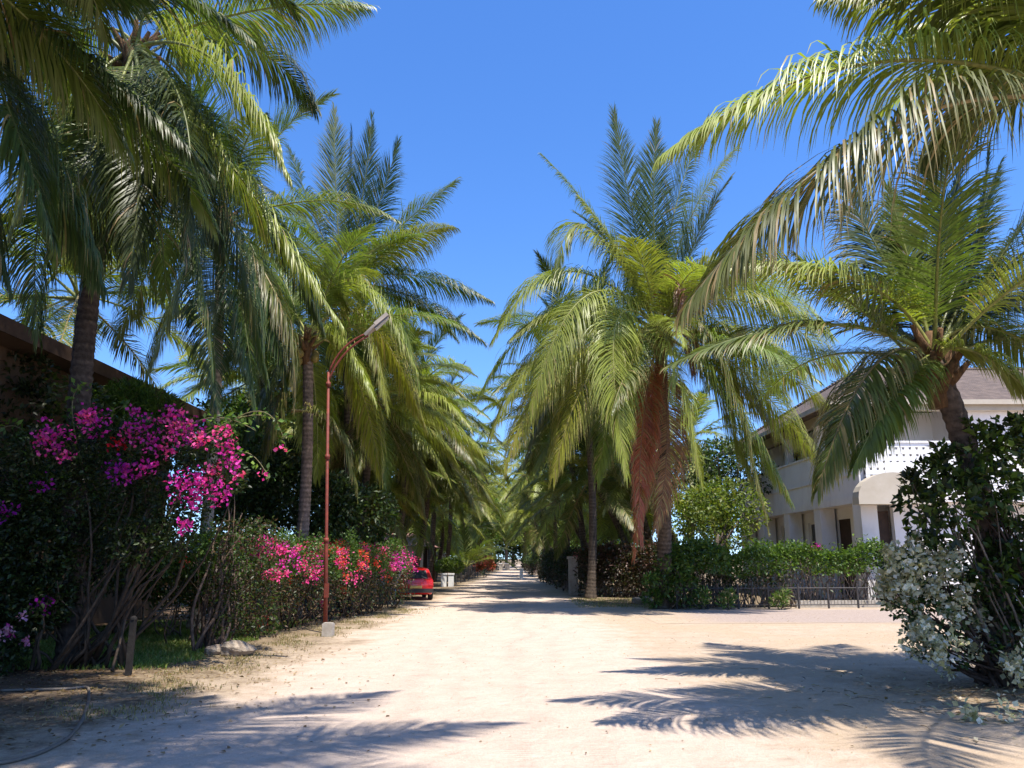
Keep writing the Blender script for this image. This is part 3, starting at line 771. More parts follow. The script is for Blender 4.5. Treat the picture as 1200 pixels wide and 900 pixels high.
# ------------------------------------------------------------------ left house
lh = thing('house', 'brown house with long sloping eave behind the tall magenta bougainvillea', 'house', (-14, 16, 0), 'houses beside the lane'); LO = (-14, 16, 0)
le, lz, ly0, ly1 = -9.5, 5.85, 7.0, 24.3
m = MB(); wx = -10.2
m.box((wx - 0.25, ly0, 0), (wx, 12, lz)); m.box((wx - 0.25, 12, 0), (wx, 14.5, 0.9)); m.box((wx - 0.25, 12, 2.3), (wx, 14.5, 3.6)); m.box((wx - 0.25, 12, 5.0), (wx, 14.5, lz)); m.box((wx - 0.25, 14.5, 0), (wx, 18, lz))
m.box((wx - 0.25, 18, 0), (wx, 20.5, 0.9)); m.box((wx - 0.25, 18, 2.3), (wx, 20.5, 3.6)); m.box((wx - 0.25, 18, 5.0), (wx, 20.5, lz)); m.box((wx - 0.25, 20.5, 0), (wx, ly1 - 0.6, lz))
m.box((wx - 8, ly1 - 0.85, 0), (wx - 0.25, ly1 - 0.6, lz)); m.box((wx - 8, ly0, 0), (wx - 0.25, ly0 + 0.25, lz))
m.build('wall', M_BROWNWALL, lh, off=LO)
for y0 in (12, 18):
    for z0 in (0.9, 3.6): window(lh, (wx - 0.18, y0, z0), (wx - 0.06, y0 + 2.5, z0 + 1.4), LO, 0, 3, M_DARKWOOD)
m = MB(); rx = wx - 4.1; zr2 = lz + 1.7
m.hexa([(le, ly0 - 0.6, lz), (rx, ly0 - 0.6, zr2), (rx, ly1, zr2), (le, ly1, lz), (le, ly0 - 0.6, lz + 0.14), (rx, ly0 - 0.6, zr2 + 0.14), (rx, ly1, zr2 + 0.14), (le, ly1, lz + 0.14)])
m.hexa([(rx - 4.9, ly0 - 0.6, lz), (rx - 4.9, ly1, lz), (rx, ly1, zr2), (rx, ly0 - 0.6, zr2), (rx - 4.9, ly0 - 0.6, lz + 0.14), (rx - 4.9, ly1, lz + 0.14), (rx, ly1, zr2 + 0.14), (rx, ly0 - 0.6, zr2 + 0.14)])
m.build('roof', M_ROOF, lh, off=LO)
m = MB(); m.box((le, ly0 - 0.6, lz - 0.14), (le + 0.04, ly1, lz + 0.16)); m.build('fascia', M_DARKWOOD, lh, off=LO)
m = MB(); m.box((wx - 0.02, ly0, lz - 0.12), (le - 0.01, ly1 - 0.1, lz - 0.06)); m.build('soffit', M_BROWNWALL, lh, off=LO)

# ------------------------------------------------------------------ low far house with red roof
fh = thing('house', 'low house with faded red roof among the palms beyond the red car', 'house', (-9, 51, 0), 'houses beside the lane'); FO = (-9, 51, 0)
fe0 = Zp(640, 48); m = MB()
fx1 = at(504, 640, 48)[0]
m.box((-14, 48.6, 0), (fx1 - 0.7, 48.85, fe0)); m.box((fx1 - 0.95, 48.85, 0), (fx1 - 0.7, 55, fe0)); m.build('wall', M_CREAM, fh, off=FO)
for k in range(3):
    m = MB(); m.box((fx1 - 0.5, 49 + k * 2.7, 0), (fx1 - 0.25, 49.25 + k * 2.7, fe0)); m.build('post', M_DARKWOOD, fh, off=FO)
window(fh, (-8.2, 48.52, 0.9), (-7.0, 48.62, 1.9), FO, 1, 2, M_WHITE)
m = MB(); zt = Zp(624, 51)
m.add([(-14.5, 48, fe0), (fx1, 48, fe0), (fx1, 56, fe0), (-14.5, 56, fe0), (-12, 52, zt), (fx1 - 1.6, 52, zt)], [(0, 1, 5, 4), (2, 3, 4, 5), (0, 3, 2, 1)], [(3, 0, 4), (1, 2, 5)])
m.build('roof', M_REDROOF, fh, off=FO)

# ------------------------------------------------------------------ street lamp
b = G(381, 742); ztop = Zp(436, b[1]); xt = at(385, 436, b[1])[0]
lamp = thing('street_lamp', 'rust red street lamp with bent arm rising out of the flowering hedge', 'street lamp', tuple(b))
p0 = np.zeros(3); p1 = np.array([xt - b[0], 0, ztop])
e1 = at(432, 390, b[1]) - b; e2 = at(452, 372, b[1]) - b
m = MB(); m.tube([p0, p1 * 0.33, p1 * 0.34, p1], [0.048, 0.044, 0.036, 0.03], 10); m.build('pole', M_RUST, lamp, smooth=True)
for z_ in (0.34, 0.66, 0.95):
    m = MB(); c = p1 * z_; m.tube([c - [0, 0, 0.05], c + [0, 0, 0.05]], 0.054, 10); m.build('collar', M_RUST, lamp, smooth=True)
for dz in (0.0, 0.17):
    m = MB(); m.tube(bez(p1 - [0, 0, 0.05 + 1.2 * dz], (p1 + e1) / 2 + [-0.12, 0, 0.1 - dz], e1 - [0, 0, dz * 0.4], 9), 0.024, 8); m.build('arm', M_RUST, lamp, smooth=True)
d = unit(e2 - e1); sd = np.array([0, 1.0, 0]); up = np.cross(d, sd); up = up if up[2] > 0 else -up
def lampbox(s0, s1, w0, w1, h0, h1, base):
    o = []
    for (s_, w_) in ((s0, w0), (s1, w1)):
        for sy, uz in ((-1, h0), (1, h0), (1, h1), (-1, h1)): o.append(e1 + d * s_ * .85 + sd * sy * w_ * (0.6 if uz == h1 else 1) + up * uz * .8)
    v = o
    return [v[0], v[1], v[5], v[4], v[3], v[2], v[6], v[7]]
m = MB(); m.hexa(lampbox(-0.12, 0.28, 0.06, 0.14, -0.03, 0.07, 0)); m.hexa(lampbox(0.28, 0.74, 0.14, 0.09, -0.03, 0.10, 0)); hd = m.build('lamp_head', M_LAMP, lamp)
m = MB(); m.box((-0.05, -0.072, 0.75), (0.05, -0.045, 1.05)); m.build('access_plate', M_RUST, lamp)
m = MB(); m.hexa(lampbox(0.2, 0.68, 0.10, 0.07, -0.08, -0.032, 0)); m.build('lens', M_LENS, hd)
cb = thing('concrete_block', 'small weathered concrete block beside the foot of the street lamp', 'block', tuple(G(384, 746)))
m = MB(); m.prism([(-0.11, -0.09), (0.1, -0.1), (0.12, 0.08), (-0.1, 0.1)], -0.02, 0.26); m.prism([(-0.09, -0.07), (0.08, -0.08), (0.1, 0.06), (-0.08, 0.08)], 0.261, 0.28); m.build('block', M_CONC, cb)

# ------------------------------------------------------------------ stones, post, hose
def stone(px, py, r, label, name='stone', grp='stones on the verge'):
    c = G(px, py); n, k = 9, 12; v = []
    for i in range(n):
        for j in range(k):
            th = math.pi * i / (n - 1); ph = 2 * math.pi * j / k
            v.append((math.sin(th) * math.cos(ph), math.sin(th) * math.sin(ph), math.cos(th)))
    v = np.array(v); nz = np.array([math.sin(3 * a[0] + px) * math.cos(2.3 * a[1]) + 0.6 * math.sin(5 * a[2] + 2 * a[0]) for a in v])
    v = v * (1 + 0.14 * nz)[:, None] * np.array([1.25, 0.9, 0.62]) * r
    v[:, 2] += 0.35 * r
    q = [(i * k + j, i * k + (j + 1) % k, (i + 1) * k + (j + 1) % k, (i + 1) * k + j) for i in range(n - 1) for j in range(k)]
    o = mk(name, v, [q], M_STONE, smooth=False, loc=tuple(c)); tag(o, label, 'stone', grp)
stone(252, 767, 0.17, 'smaller rounded stone at the near corner of the flowering hedge')
stone(279, 768, 0.25, 'larger flat stone at the near corner of the flowering hedge')
stone(753, 708, 0.30, 'pale stone standing by the clipped hedge beside the dark hedge mouth')
c = G(150, 792); pt = thing('garden_post', 'short black wooden post at the edge of the shaded lawn', 'post', tuple(c))
m = MB(); hh = 0.75; m.prism([(-0.034, -0.034), (0.034, -0.034), (0.037, 0.034), (-0.034, 0.037)], -0.1, hh); m.build('shaft', M_BLACKWOOD, pt)
m = MB(); m.tube([(0, 0, hh + 0.001), (0, 0, hh + 0.03), (0, 0, hh + 0.05)], [0.05, 0.045, 0.015], 8); m.build('cap', M_BLACKWOOD, pt)
hp = [G(x, y) for x, y in ((0, 811), (40, 810), (80, 809), (104, 806), (104, 822), (96, 848), (80, 868), (50, 884), (10, 896), (-40, 900))]
t = np.linspace(0, len(hp) - 1, 70); hp = np.stack([np.interp(t, np.arange(len(hp)), np.array(hp)[:, i]) for i in range(3)], 1)
for _ in range(3): hp[1:-1] = (hp[:-2] + hp[1:-1] + hp[2:]) / 3
hp[:, 2] = 0.018; m = MB(); m.tube(hp, 0.017, 8)
o = m.build('garden_hose', M_HOSE, None, smooth=True); tag(o, 'grey garden hose curling over the shaded earth', 'hose')

# ------------------------------------------------------------------ red car
def make_car(x, y):
    root = thing('parked_car', 'bright red small car parked past the end of the flowering hedge', 'car', (x, y, 0))
    # stations along y from tail (0) to nose (3.7): y, zlow, zbelt, ztop, half width low, belt, top
    st = [(0.00, 0.42, 0.80, 0.86, 0.66, 0.70, 0.58), (0.06, 0.30, 0.84, 1.00, 0.75, 0.77, 0.60), (0.28, 0.24, 0.86, 1.32, 0.78, 0.80, 0.60), (0.55, 0.22, 0.87, 1.42, 0.79, 0.81, 0.60),
          (1.1, 0.2, 0.88, 1.46, 0.79, 0.81, 0.60), (1.8, 0.2, 0.88, 1.45, 0.79, 0.81, 0.60), (2.3, 0.2, 0.88, 1.30, 0.79, 0.81, 0.58), (2.75, 0.2, 0.88, 0.95, 0.79, 0.80, 0.62), (3.2, 0.22, 0.80, 0.86, 0.78, 0.78, 0.64), (3.6, 0.28, 0.66, 0.72, 0.72, 0.72, 0.6), (3.72, 0.36, 0.56, 0.6, 0.62, 0.62, 0.5)]
    V = []
    for (yy, zl, zb_, zt_, wl, wb, wt_) in st:
        h = [(wl * 0.9, zl), (wl, zl + 0.1), (wb, (zl + zb_) / 2 + 0.08), (wb * 0.985, zb_), (wt_ + (wb - wt_) * 0.25, zb_ + (zt_ - zb_) * 0.7), (wt_, zt_ - 0.04 * (zt_ > 1)), (wt_ * 0.6, zt_)]
        V += [(a, yy, z_) for a, z_ in h] + [(-a, yy, z_) for a, z_ in reversed(h)]
    k = 14; n = len(st)
    q = [(i * k + j, i * k + (j + 1) % k, (i + 1) * k + (j + 1) % k, (i + 1) * k + j) for i in range(n - 1) for j in range(k)]
    V += [(0, st[0][0] - 0.01, 0.65), (0, st[-1][0] + 0.02, 0.48)]
    tr = [(n * k, (j + 1) % k, j) for j in range(k)] + [(n * k + 1, (n - 1) * k + j, (n - 1) * k + (j + 1) % k) for j in range(k)]
    mk('body', V, [q, tr], M_CARRED, root, smooth=True)
    m = MB(); m.hexa([(-0.5, 0.135, 0.98), (0.5, 0.135, 0.98), (0.5, 0.15, 0.98), (-0.5, 0.15, 0.98), (-0.44, 0.20, 1.28), (0.44, 0.20, 1.28), (0.44, 0.29, 1.30), (-0.44, 0.29, 1.30)])
    m.hexa([(-0.52, 0.02, 0.97), (0.52, 0.02, 0.97), (0.52, 0.15, 0.97), (-0.52, 0.15, 0.97), (-0.45, 0.255, 1.33), (0.45, 0.255, 1.33), (0.45, 0.33, 1.33), (-0.45, 0.33, 1.33)]); m.build('rear_window', M_CARGLASS, root)
    for sx in (1, -1):
        m = MB(); x0, x1 = sx * 0.80, sx * 0.715
        m.hexa([(x0 - sx * .05, 0.6, 0.93), (x0, 0.6, 0.93), (x0, 2.35, 0.93), (x0 - sx * .05, 2.35, 0.93), (x1 - sx * .09, 0.72, 1.30), (x1 - sx * .04, 0.72, 1.30), (x1 - sx * .04, 2.0, 1.30), (x1 - sx * .09, 2.0, 1.30)]); m.build('side_window', M_CARGLASS, root)
        m = MB(); m.hexa([(sx * 0.55, -0.02, 0.66), (sx * 0.74, 0.0, 0.66), (sx * 0.77, 0.12, 0.66), (sx * 0.55, 0.1, 0.66), (sx * 0.54, 0.0, 0.88), (sx * 0.72, 0.02, 0.88), (sx * 0.74, 0.12, 0.88), (sx * 0.54, 0.1, 0.88)]); m.build('tail_light', M_TAIL, root)
        for yw in (0.72, 2.98):
            wv = [(sx * 0.64, yw, 0.29), (sx * 0.815, yw, 0.29)]
            m = MB(); m.tube([wv[0], (np.array(wv[0]) + wv[1]) / 2, wv[1]], [0.285, 0.29, 0.285], 24); wh = m.build('wheel', M_TYRE, root, smooth=False)
            m = MB(); m.tube([(sx * 0.8151, yw, 0.29), (sx * 0.83, yw, 0.29)], [0.18, 0.15], 16); m.build('rim', M_RIM, wh)
    m = MB(); m.box((-0.76, -0.06, 0.34), (0.76, 0.03, 0.52)); m.build('bumper', M_BUMPER, root)
    m = MB(); m.box((-0.26, -0.068, 0.54), (0.26, -0.035, 0.65)); m.build('number_plate', M_PLATE, root)
    root.rotation_euler.z = rad(13); root.scale = (.88, .88, .84)
    return root
make_car(at(491, 690, 31.4)[0] - 0.12, 31.4)

# ------------------------------------------------------------------ white gate pillars and far fence
for px, lab in ((520, 'low white gate pillar farther from the lane beyond the red car'), (528.5, 'low white gate pillar right beside the lane edge beyond the red car')):
    c = G(px, 687.5); t_ = thing('gate_pillar', lab, 'pillar', tuple(c), 'white gate pillars')
    m = MB(); m.box((-0.15, -0.15, 0), (0.15, 0.15, 0.66)); m.build('shaft', M_WHITE, t_); m = MB(); m.box((-0.18, -0.18, 0.66), (0.18, 0.18, 0.73)); m.build('cap', M_WHITE, t_)
c = G(672, 697); t_ = thing('gate_post', 'weathered stone gate post at the mouth of the dark hedge', 'pillar', tuple(c))
zz = Zp(652, c[1]); m = MB(); m.box((-0.2, -0.2, 0), (0.2, 0.2, zz - 0.12)); m.build('shaft', M_CONC, t_); m = MB(); m.box((-0.26, -0.26, zz - 0.12), (0.26, 0.26, zz)); m.build('cap', M_CONC, t_)
c = G(611, 678); t_ = thing('gate_pillar', 'white painted pillar far down the right edge of the lane', 'pillar', tuple(c)); m = MB(); m.box((-0.13, -0.13, 0), (0.13, 0.13, .7)); m.build('shaft', M_WHITE, t_); m = MB(); m.box((-0.16, -0.16, .7), (0.16, 0.16, .78)); m.build('cap', M_WHITE, t_)
for px, lab in ((587, 'narrower white gate pillar at the far end of the lane'), (594.5, 'broader white gate pillar at the far end of the lane')):
    c = G(px, 668.5); hw_ = .2 if px < 590 else .3; t_ = thing('gate_pillar', lab, 'pillar', tuple(c), 'white gate pillars'); m = MB(); m.box((-hw_, -hw_, 0), (hw_, hw_, .8)); m.build('shaft', M_CONC, t_); m = MB(); m.box((-hw_ - .06, -hw_ - .06, .8), (hw_ + .06, hw_ + .06, .9)); m.build('cap', M_WHITE, t_)
def rail_fence(p, q, h, label, matp, nb=40, posts=6):
    p, q = np.array(p, float), np.array(q, float); root = thing('garden_fence', label, 'fence', (*p, 0)); d = q - p; L = np.linalg.norm(d); u = d / L
    def P(s, z): return np.array([u[0] * s, u[1] * s, z])
    for i in range(posts + 1):
        m = MB(); s_ = L * i / posts; m.tube([P(s_, -0.05), P(s_, h + 0.08)], 0.035, 6); m.build('post', matp, root)
    for z_ in (0.12, h - 0.06):
        m = MB(); m.tube([P(0, z_), P(L, z_)], 0.018, 5); m.build('rail', matp, root)
    m = MB()
    for i in range(nb):
        s_ = L * (i + 0.5) / nb; m.tube([P(s_, 0.1), P(s_, h)], 0.007, 4)
    m.build('bars', matp, root)
    return root
rail_fence((-3.5, 47), (-2.6, 78), 0.95, 'low dark picket fence running along the left lane edge beyond the white pillars', M_IRON, 90, 10)

# ------------------------------------------------------------------ hero palms
def near_g(x, y): return np.array([x, y, 0.0])
# palm on the left whose crown fills the upper left
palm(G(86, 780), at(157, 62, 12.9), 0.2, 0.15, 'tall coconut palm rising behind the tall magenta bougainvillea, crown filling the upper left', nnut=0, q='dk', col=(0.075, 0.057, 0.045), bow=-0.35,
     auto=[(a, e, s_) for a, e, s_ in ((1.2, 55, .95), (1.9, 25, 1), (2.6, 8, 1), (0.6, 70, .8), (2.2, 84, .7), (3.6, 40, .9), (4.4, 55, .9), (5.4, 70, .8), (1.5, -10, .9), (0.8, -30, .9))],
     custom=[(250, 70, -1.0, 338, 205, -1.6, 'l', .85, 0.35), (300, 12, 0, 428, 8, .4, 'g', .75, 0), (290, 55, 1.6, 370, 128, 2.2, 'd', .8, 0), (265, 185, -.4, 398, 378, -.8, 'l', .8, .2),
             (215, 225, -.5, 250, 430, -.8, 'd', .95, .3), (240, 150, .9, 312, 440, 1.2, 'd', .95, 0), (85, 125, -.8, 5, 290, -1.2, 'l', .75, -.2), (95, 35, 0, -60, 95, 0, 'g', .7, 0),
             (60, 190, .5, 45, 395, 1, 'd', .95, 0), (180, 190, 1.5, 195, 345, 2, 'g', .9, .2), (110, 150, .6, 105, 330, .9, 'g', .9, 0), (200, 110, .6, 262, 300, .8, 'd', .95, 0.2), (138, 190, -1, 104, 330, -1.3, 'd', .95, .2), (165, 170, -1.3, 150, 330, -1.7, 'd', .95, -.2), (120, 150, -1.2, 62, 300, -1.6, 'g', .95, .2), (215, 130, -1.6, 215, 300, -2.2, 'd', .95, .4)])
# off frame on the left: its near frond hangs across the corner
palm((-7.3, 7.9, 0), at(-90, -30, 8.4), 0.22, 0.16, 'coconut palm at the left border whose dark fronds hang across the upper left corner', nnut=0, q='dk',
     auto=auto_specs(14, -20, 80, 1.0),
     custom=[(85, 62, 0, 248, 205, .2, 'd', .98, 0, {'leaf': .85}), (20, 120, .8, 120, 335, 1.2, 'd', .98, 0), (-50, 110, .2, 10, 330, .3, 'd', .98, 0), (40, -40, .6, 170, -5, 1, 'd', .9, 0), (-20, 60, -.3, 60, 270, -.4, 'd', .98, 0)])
# behind the bougainvillea: pale slender trunk, hanging dark crown
palm((at(232, 700, 18.6)[0], 18.6, 0), at(258, 262, 18.2), 0.15, 0.11, 'coconut palm with slender pale ringed trunk under the magenta flowers', nnut=5, bow=0.15, col=(0.30, 0.26, 0.2),
     auto=auto_specs(12, 0, 84, 2.0),
     custom=[(225, 300, -.5, 172, 440, -.6, 'l', .95, 0), (250, 330, -1, 255, 480, -1.5, 'd', .98, 0), (300, 300, -.3, 335, 450, -.5, 'd', .98, 0), (280, 340, -.8, 300, 478, -1.2, 'd', .98, 0.3), (310, 250, .6, 378, 385, .8, 'd', .95, 0), (200, 280, .6, 135, 400, .9, 'g', .95, 0), (325, 350, -.4, 345, 470, -.6, 'o', .95, 0.2)])
# leaning palm left of the camera: throws the long shadows on the foreground
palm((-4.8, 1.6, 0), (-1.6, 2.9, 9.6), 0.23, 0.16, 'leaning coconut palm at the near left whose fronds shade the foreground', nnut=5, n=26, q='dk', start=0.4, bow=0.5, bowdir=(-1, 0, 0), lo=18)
palm((-8.6, 4.2, 0), (-5.8, 4.6, 9.2), 0.2, 0.15, 'coconut palm added unseen beyond the left border for shade, its crown above the picture edge', nnut=5, n=24, q='dk', start=1.4, bow=.4, lo=5)  # unseen palm, added to darken the ground at the lower left
palm((-9.6, 5.0, 0), (-6.3, 6.2, 9.2), 0.2, 0.15, 'coconut palm added out of view past the left border to darken the verge', nnut=0, n=26, q='dk', start=.7, bow=.4, lo=20)  # another out-of-view crown, put in to shade the near verge
palm((-8.8, 4.6, 0), (-7.6, 5.6, 8.0), 0.2, 0.15, 'coconut palm put in unseen outside the left border, casting shade on the bare earth', nnut=5, n=30, q='dk', start=2.2, bow=.4, lo=-25)  # added outside the frame for more shade over the bare earth
# second left palm
palm((at(402, 700, 26.5)[0], 26.5, 0), at(402, 338, 26), 0.2, 0.14, 'coconut palm with stiff upright dark fronds against the sky left of the lane', nnut=6, bow=.2,
     auto=auto_specs(8, 0, 60, 1.0),
     custom=[(394, 232, .4, 392, 126, .8, 'd', .1, .3), (424, 236, 0, 436, 136, 0, 'd', .1, .4), (440, 250, 0, 466, 166, -.3, 'd', .25, .2), (410, 240, .8, 412, 150, 1, 'd', .15, 1.2), (462, 272, 0, 534, 212, 0, 'g', .5, 0), (474, 284, -.9, 532, 266, -1.4, 'l', .85, .3),
             (480, 322, 0, 574, 352, 0, 'd', .8, 0), (475, 345, 1, 566, 400, 1, 'd', .8, 0), (455, 350, -1, 492, 452, -1.5, 'g', .8, 0), (360, 262, 0, 302, 214, 0, 'd', .6, 0), (345, 305, 1, 262, 318, 1.6, 'd', .8, 0), (372, 262, .5, 338, 172, .6, 'd', .4, 0),
             (378, 385, -1, 366, 480, -1.5, 'g', .9, 0), (430, 370, -1.2, 455, 480, -1.8, 'l', .85, .3), (350, 345, -.6, 290, 410, -1, 'g', .9, 0)])
# third left palm, lower, in the sunlit gap behind the lamp
palm((at(346, 700, 22.5)[0], 22.5, 0), at(360, 402, 22), 0.18, 0.14, 'shorter coconut palm with yellow green fronds directly behind the rust red street lamp', nnut=8, bow=.15, col=(0.24, 0.18, 0.14),
     auto=auto_specs(7, 10, 75, .5),
     custom=[(415, 332, -.5, 487, 432, -1, 'l', .75, .2), (428, 372, .6, 498, 500, .6, 'y', .85, .1), (325, 352, 0, 248, 340, 0, 'l', .7, 0), (392, 502, -.8, 418, 580, -.9, 'o', .55, .3, {'from': (342, 482, -.3), 'leaf': 1.0}), (330, 350, .8, 300, 292, 1, 'g', .6, 0), (305, 392, -.4, 236, 450, -.5, 'd', .9, 0),
             (322, 440, -.6, 285, 520, -.8, 'd', .95, 0), (378, 340, .4, 402, 268, .5, 'g', .4, 0), (412, 430, 1, 446, 560, 1.4, 'y', .85, 0), (400, 400, -1, 440, 470, -1.6, 'l', .85, .4), (330, 455, -.4, 310, 540, -.5, 'o', .95, 0), (370, 470, .6, 372, 560, .8, 'l', .95, 0)])
# hero palm right of the lane
palm(G(777, 713), at(773, 392, 24.8), 0.25, 0.18, 'large coconut palm with a brown dead frond hanging down its trunk, right of the lane', nnut=10, bow=.1,
     auto=auto_specs(20, -45, 84, .8), s=1.12,
     custom=[(706, 268, 0, 636, 182, 0, 'g', .55, 0, {'leaf': 1.0}), (742, 255, .3, 719, 130, .3, 'd', .2, .9, {'leaf': 1.5, 'w': .026}), (766, 250, 0, 770, 146, 0, 'd', .15, 1.5, {'leaf': 1.5, 'w': .026}), (790, 250, .5, 830, 140, .8, 'g', .3, 1.0, {'leaf': 1.4, 'w': .024}), (805, 265, -.4, 862, 175, -.6, 'l', .5, 0),
             (690, 268, -.8, 650, 325, -1.1, 'l', .9, .4, {'leaf': 1.6}), (665, 318, -.3, 578, 398, -.4, 'l', .85, .2, {'lmax': 1.75}), (655, 365, .8, 562, 462, 1, 'g', .85, 0, {'lmax': 1.75}), (690, 345, -1.5, 622, 480, -2.2, 'l', .9, .3, {'lmax': 1.75}), (722, 380, -2, 735, 556, -2.6, 'l', .7, 1.0, {'leaf': 1.5}),
             (665, 420, -1, 592, 545, -1.4, 'y', .85, .2, {'lmax': 1.75}), (700, 425, -1.4, 648, 560, -1.9, 'y', .9, 0, {'lmax': 1.75}), (735, 420, -1.2, 700, 560, -1.6, 'g', .9, 0, {'lmax': 1.75}), (850, 318, -.3, 975, 395, -.4, 'l', .85, .2, {'lmax': 1.75}), (845, 330, .8, 950, 380, 1, 'g', .8, 0, {'lmax': 1.75}), (850, 390, -.8, 978, 485, -1, 'l', .6, .3),
             (832, 395, -1.5, 900, 618, -1.8, 'o', .8, .2), (868, 352, -.6, 992, 440, -.8, 'l', .8, .2, {'leaf': 1.7}), (858, 425, -.9, 962, 545, -1.2, 'l', .8, .3, {'leaf': 1.6}), (835, 445, -1.1, 925, 585, -1.4, 'g', .85, .2, {'leaf': 1.5}), (728, 300, -.6, 680, 232, -.8, 'l', .6, .3, {'leaf': 1.2}), (815, 330, -1.2, 880, 300, -1.6, 'l', .7, .3, {'leaf': 1.4}), (655, 400, -.8, 575, 510, -1, 'l', .85, .2, {'leaf': 1.6}), (815, 405, -1, 880, 560, -1.3, 'g', .85, .2, {'lmax': 1.75}), (830, 370, 1.2, 925, 470, 1.6, 'l', .8, 0, {'lmax': 1.75}), (790, 420, -1.8, 822, 560, -2.3, 'l', .85, .7, {'lmax': 1.75}), (758, 520, -.6, 742, 655, -.8, 'r', .92, .3, {'leaf': .8}), (752, 510, -.8, 752, 640, -1, 'r', .9, 1.1, {'leaf': .8}), (782, 510, -.5, 768, 620, -.7, 'b', .95, .4), (798, 330, -1, 812, 440, -1.4, 'b', .9, .2)])
# young palm on the near right in front of the house
palm(G(1172, 801), at(1094, 425, 10.8), 0.2, 0.155, 'young coconut palm with dark trunk growing out of the right hand bush', nnut=0, bow=.25, col=(0.10, 0.075, 0.06),
     auto=[(1.2, 40, .85), (1.9, 25, .85), (0.5, 25, .8), (4.4, 55, .8), (5.3, 40, .8), (2.9, 55, .75), (0.2, 55, .8)],
     custom=[(1070, 325, .2, 1040, 218, .3, 'g', .3, .2, {'leaf': .7}), (1106, 300, .3, 1128, 180, .4, 'd', .35, .25, {'leaf': .65}), (1128, 312, .6, 1172, 192, .9, 'd', .35, .3, {'leaf': .75}), (1158, 325, 0, 1240, 190, 0, 'g', .45, .2), (1120, 315, .9, 1082, 190, 1.2, 'd', .4, .5, {'leaf': .7}), (1140, 310, .2, 1158, 175, .3, 'd', .4, .4, {'leaf': .7}), (1165, 350, .6, 1265, 270, .9, 'd', .5, .3), (1050, 330, .8, 985, 215, 1.2, 'd', .5, .2), (1010, 330, -.3, 856, 312, -.3, 'l', .65, .1),
             (955, 380, -.3, 785, 428, -.2, 'g', .35, .2, {'leaf': .8}), (1022, 432, -.3, 958, 575, -.3, 'o', .9, .2), (1052, 455, -.6, 1000, 548, -.8, 'g', .9, 0), (1165, 385, 0, 1300, 470, 0, 'g', .6, 0), (1150, 415, -.8, 1235, 490, -1.1, 'l', .6, .3), (1150, 365, 1, 1245, 345, 1.6, 'd', .6, 0), (1060, 440, .9, 1030, 525, 1.2, 'd', .9, 0), (1030, 370, .8, 935, 300, 1.2, 'g', .6, 0)])
# near palm off frame on the right, its long fronds arch into the top right corner
palm((6.9, 6.9, 0), at(1305, 140, 7.3), 0.22, 0.16, 'coconut palm at the right border whose long fronds arch across the upper right corner', nnut=0, nl=215, wid=.021,
     auto=[(0.2, 25, 1), (1.0, 40, .9), (5.6, 25, 1), (4.9, 55, .9), (1.9, 55, .85), (0.6, -10, .9), (5.1, 8, .9), (4.2, 25, .8), (3.6, 55, .8)],
     custom=[(1160, 14, .3, 975, -6, .5, 'l', .75, .1, {'leaf': 1.35, 'sg': 5, 'w': .022}), (1185, -25, -.3, 1010, -75, -.4, 'g', .75, 0, {'leaf': 1.4, 'sg': 5, 'w': .022}), (1035, 72, .2, 782, 178, .4, 'l', .75, 0, {'leaf': 1.3, 'lift': .2, 'nl': 230, 'w': .02, 'sg': 5}), (1055, 142, -.2, 808, 352, -.2, 'o', .95, 0, {'leaf': 1.6, 'nl': 240, 'w': .02, 'sg': 5}), (1215, 30, .8, 1080, 30, 1.2, 'l', .8, 0, {'leaf': 1.2}), (1200, 90, .8, 1090, 175, 1.1, 'd', .9, 0, {'leaf': 1.3})])

# ------------------------------------------------------------------ palms along both sides, farther away
NTH = ['first', 'second', 'third', 'fourth', 'fifth', 'sixth', 'seventh', 'eighth', 'ninth', 'tenth', 'eleventh', 'twelfth', 'thirteenth', 'fourteenth']
rowL = [(448, 462, 28, -6.0), (490, 468, 36.5, -5.6), (430, 470, 31, -8.6), (515, 520, 39, -4.8), (528, 505, 46, -4.6), (546, 540, 55, -4.3), (556, 560, 65, -4.2), (563, 572, 77, -4.2), (570, 588, 92, -4.0), (577, 600, 112, -3.8)]
for i, (px, py, Y, bx_) in enumerate(rowL):
    c = at(px, py, Y) - np.array([.5 if Y > 70 else 1.2 if Y > 44 else .5, 0, 0])
    palm((bx_ + R.uniform(-.3, .3), Y, 0), c, 0.17, 0.13, f'{NTH[i]} coconut palm in the left row beyond the street lamp, going away', n=32 if Y < 50 else 28, q='hi' if Y < 40 else 'lo', s=1.0, start=i * 1.3, nnut=4 if Y < 40 else 0, lo=-58, k=8)
rowR = [(664, 420, 33, 3.2), (690, 470, 37, 6.6), (715, 430, 43, 9.0), (640, 470, 42, 3.6), (632, 510, 50, 3.4), (622, 540, 60, 3.2), (618, 560, 72, 3.1), (612, 580, 86, 3.2), (608, 594, 105, 3.2)]
for i, (px, py, Y, bx_) in enumerate(rowR):
    c = at(px, py, Y) + np.array([.6 if Y > 70 else 1.3 if Y > 44 else .5, 0, 0])
    palm((bx_ + R.uniform(-.3, .3), Y, 0), c, 0.18, 0.13, f'{NTH[i]} coconut palm in the right row beyond the hanging dead frond, going away', n=32 if Y < 50 else 28, q='hi' if Y < 40 else 'lo', s=1.0, start=i * 1.7 + .5, nnut=4 if Y < 40 else 0, lo=-62, k=8)
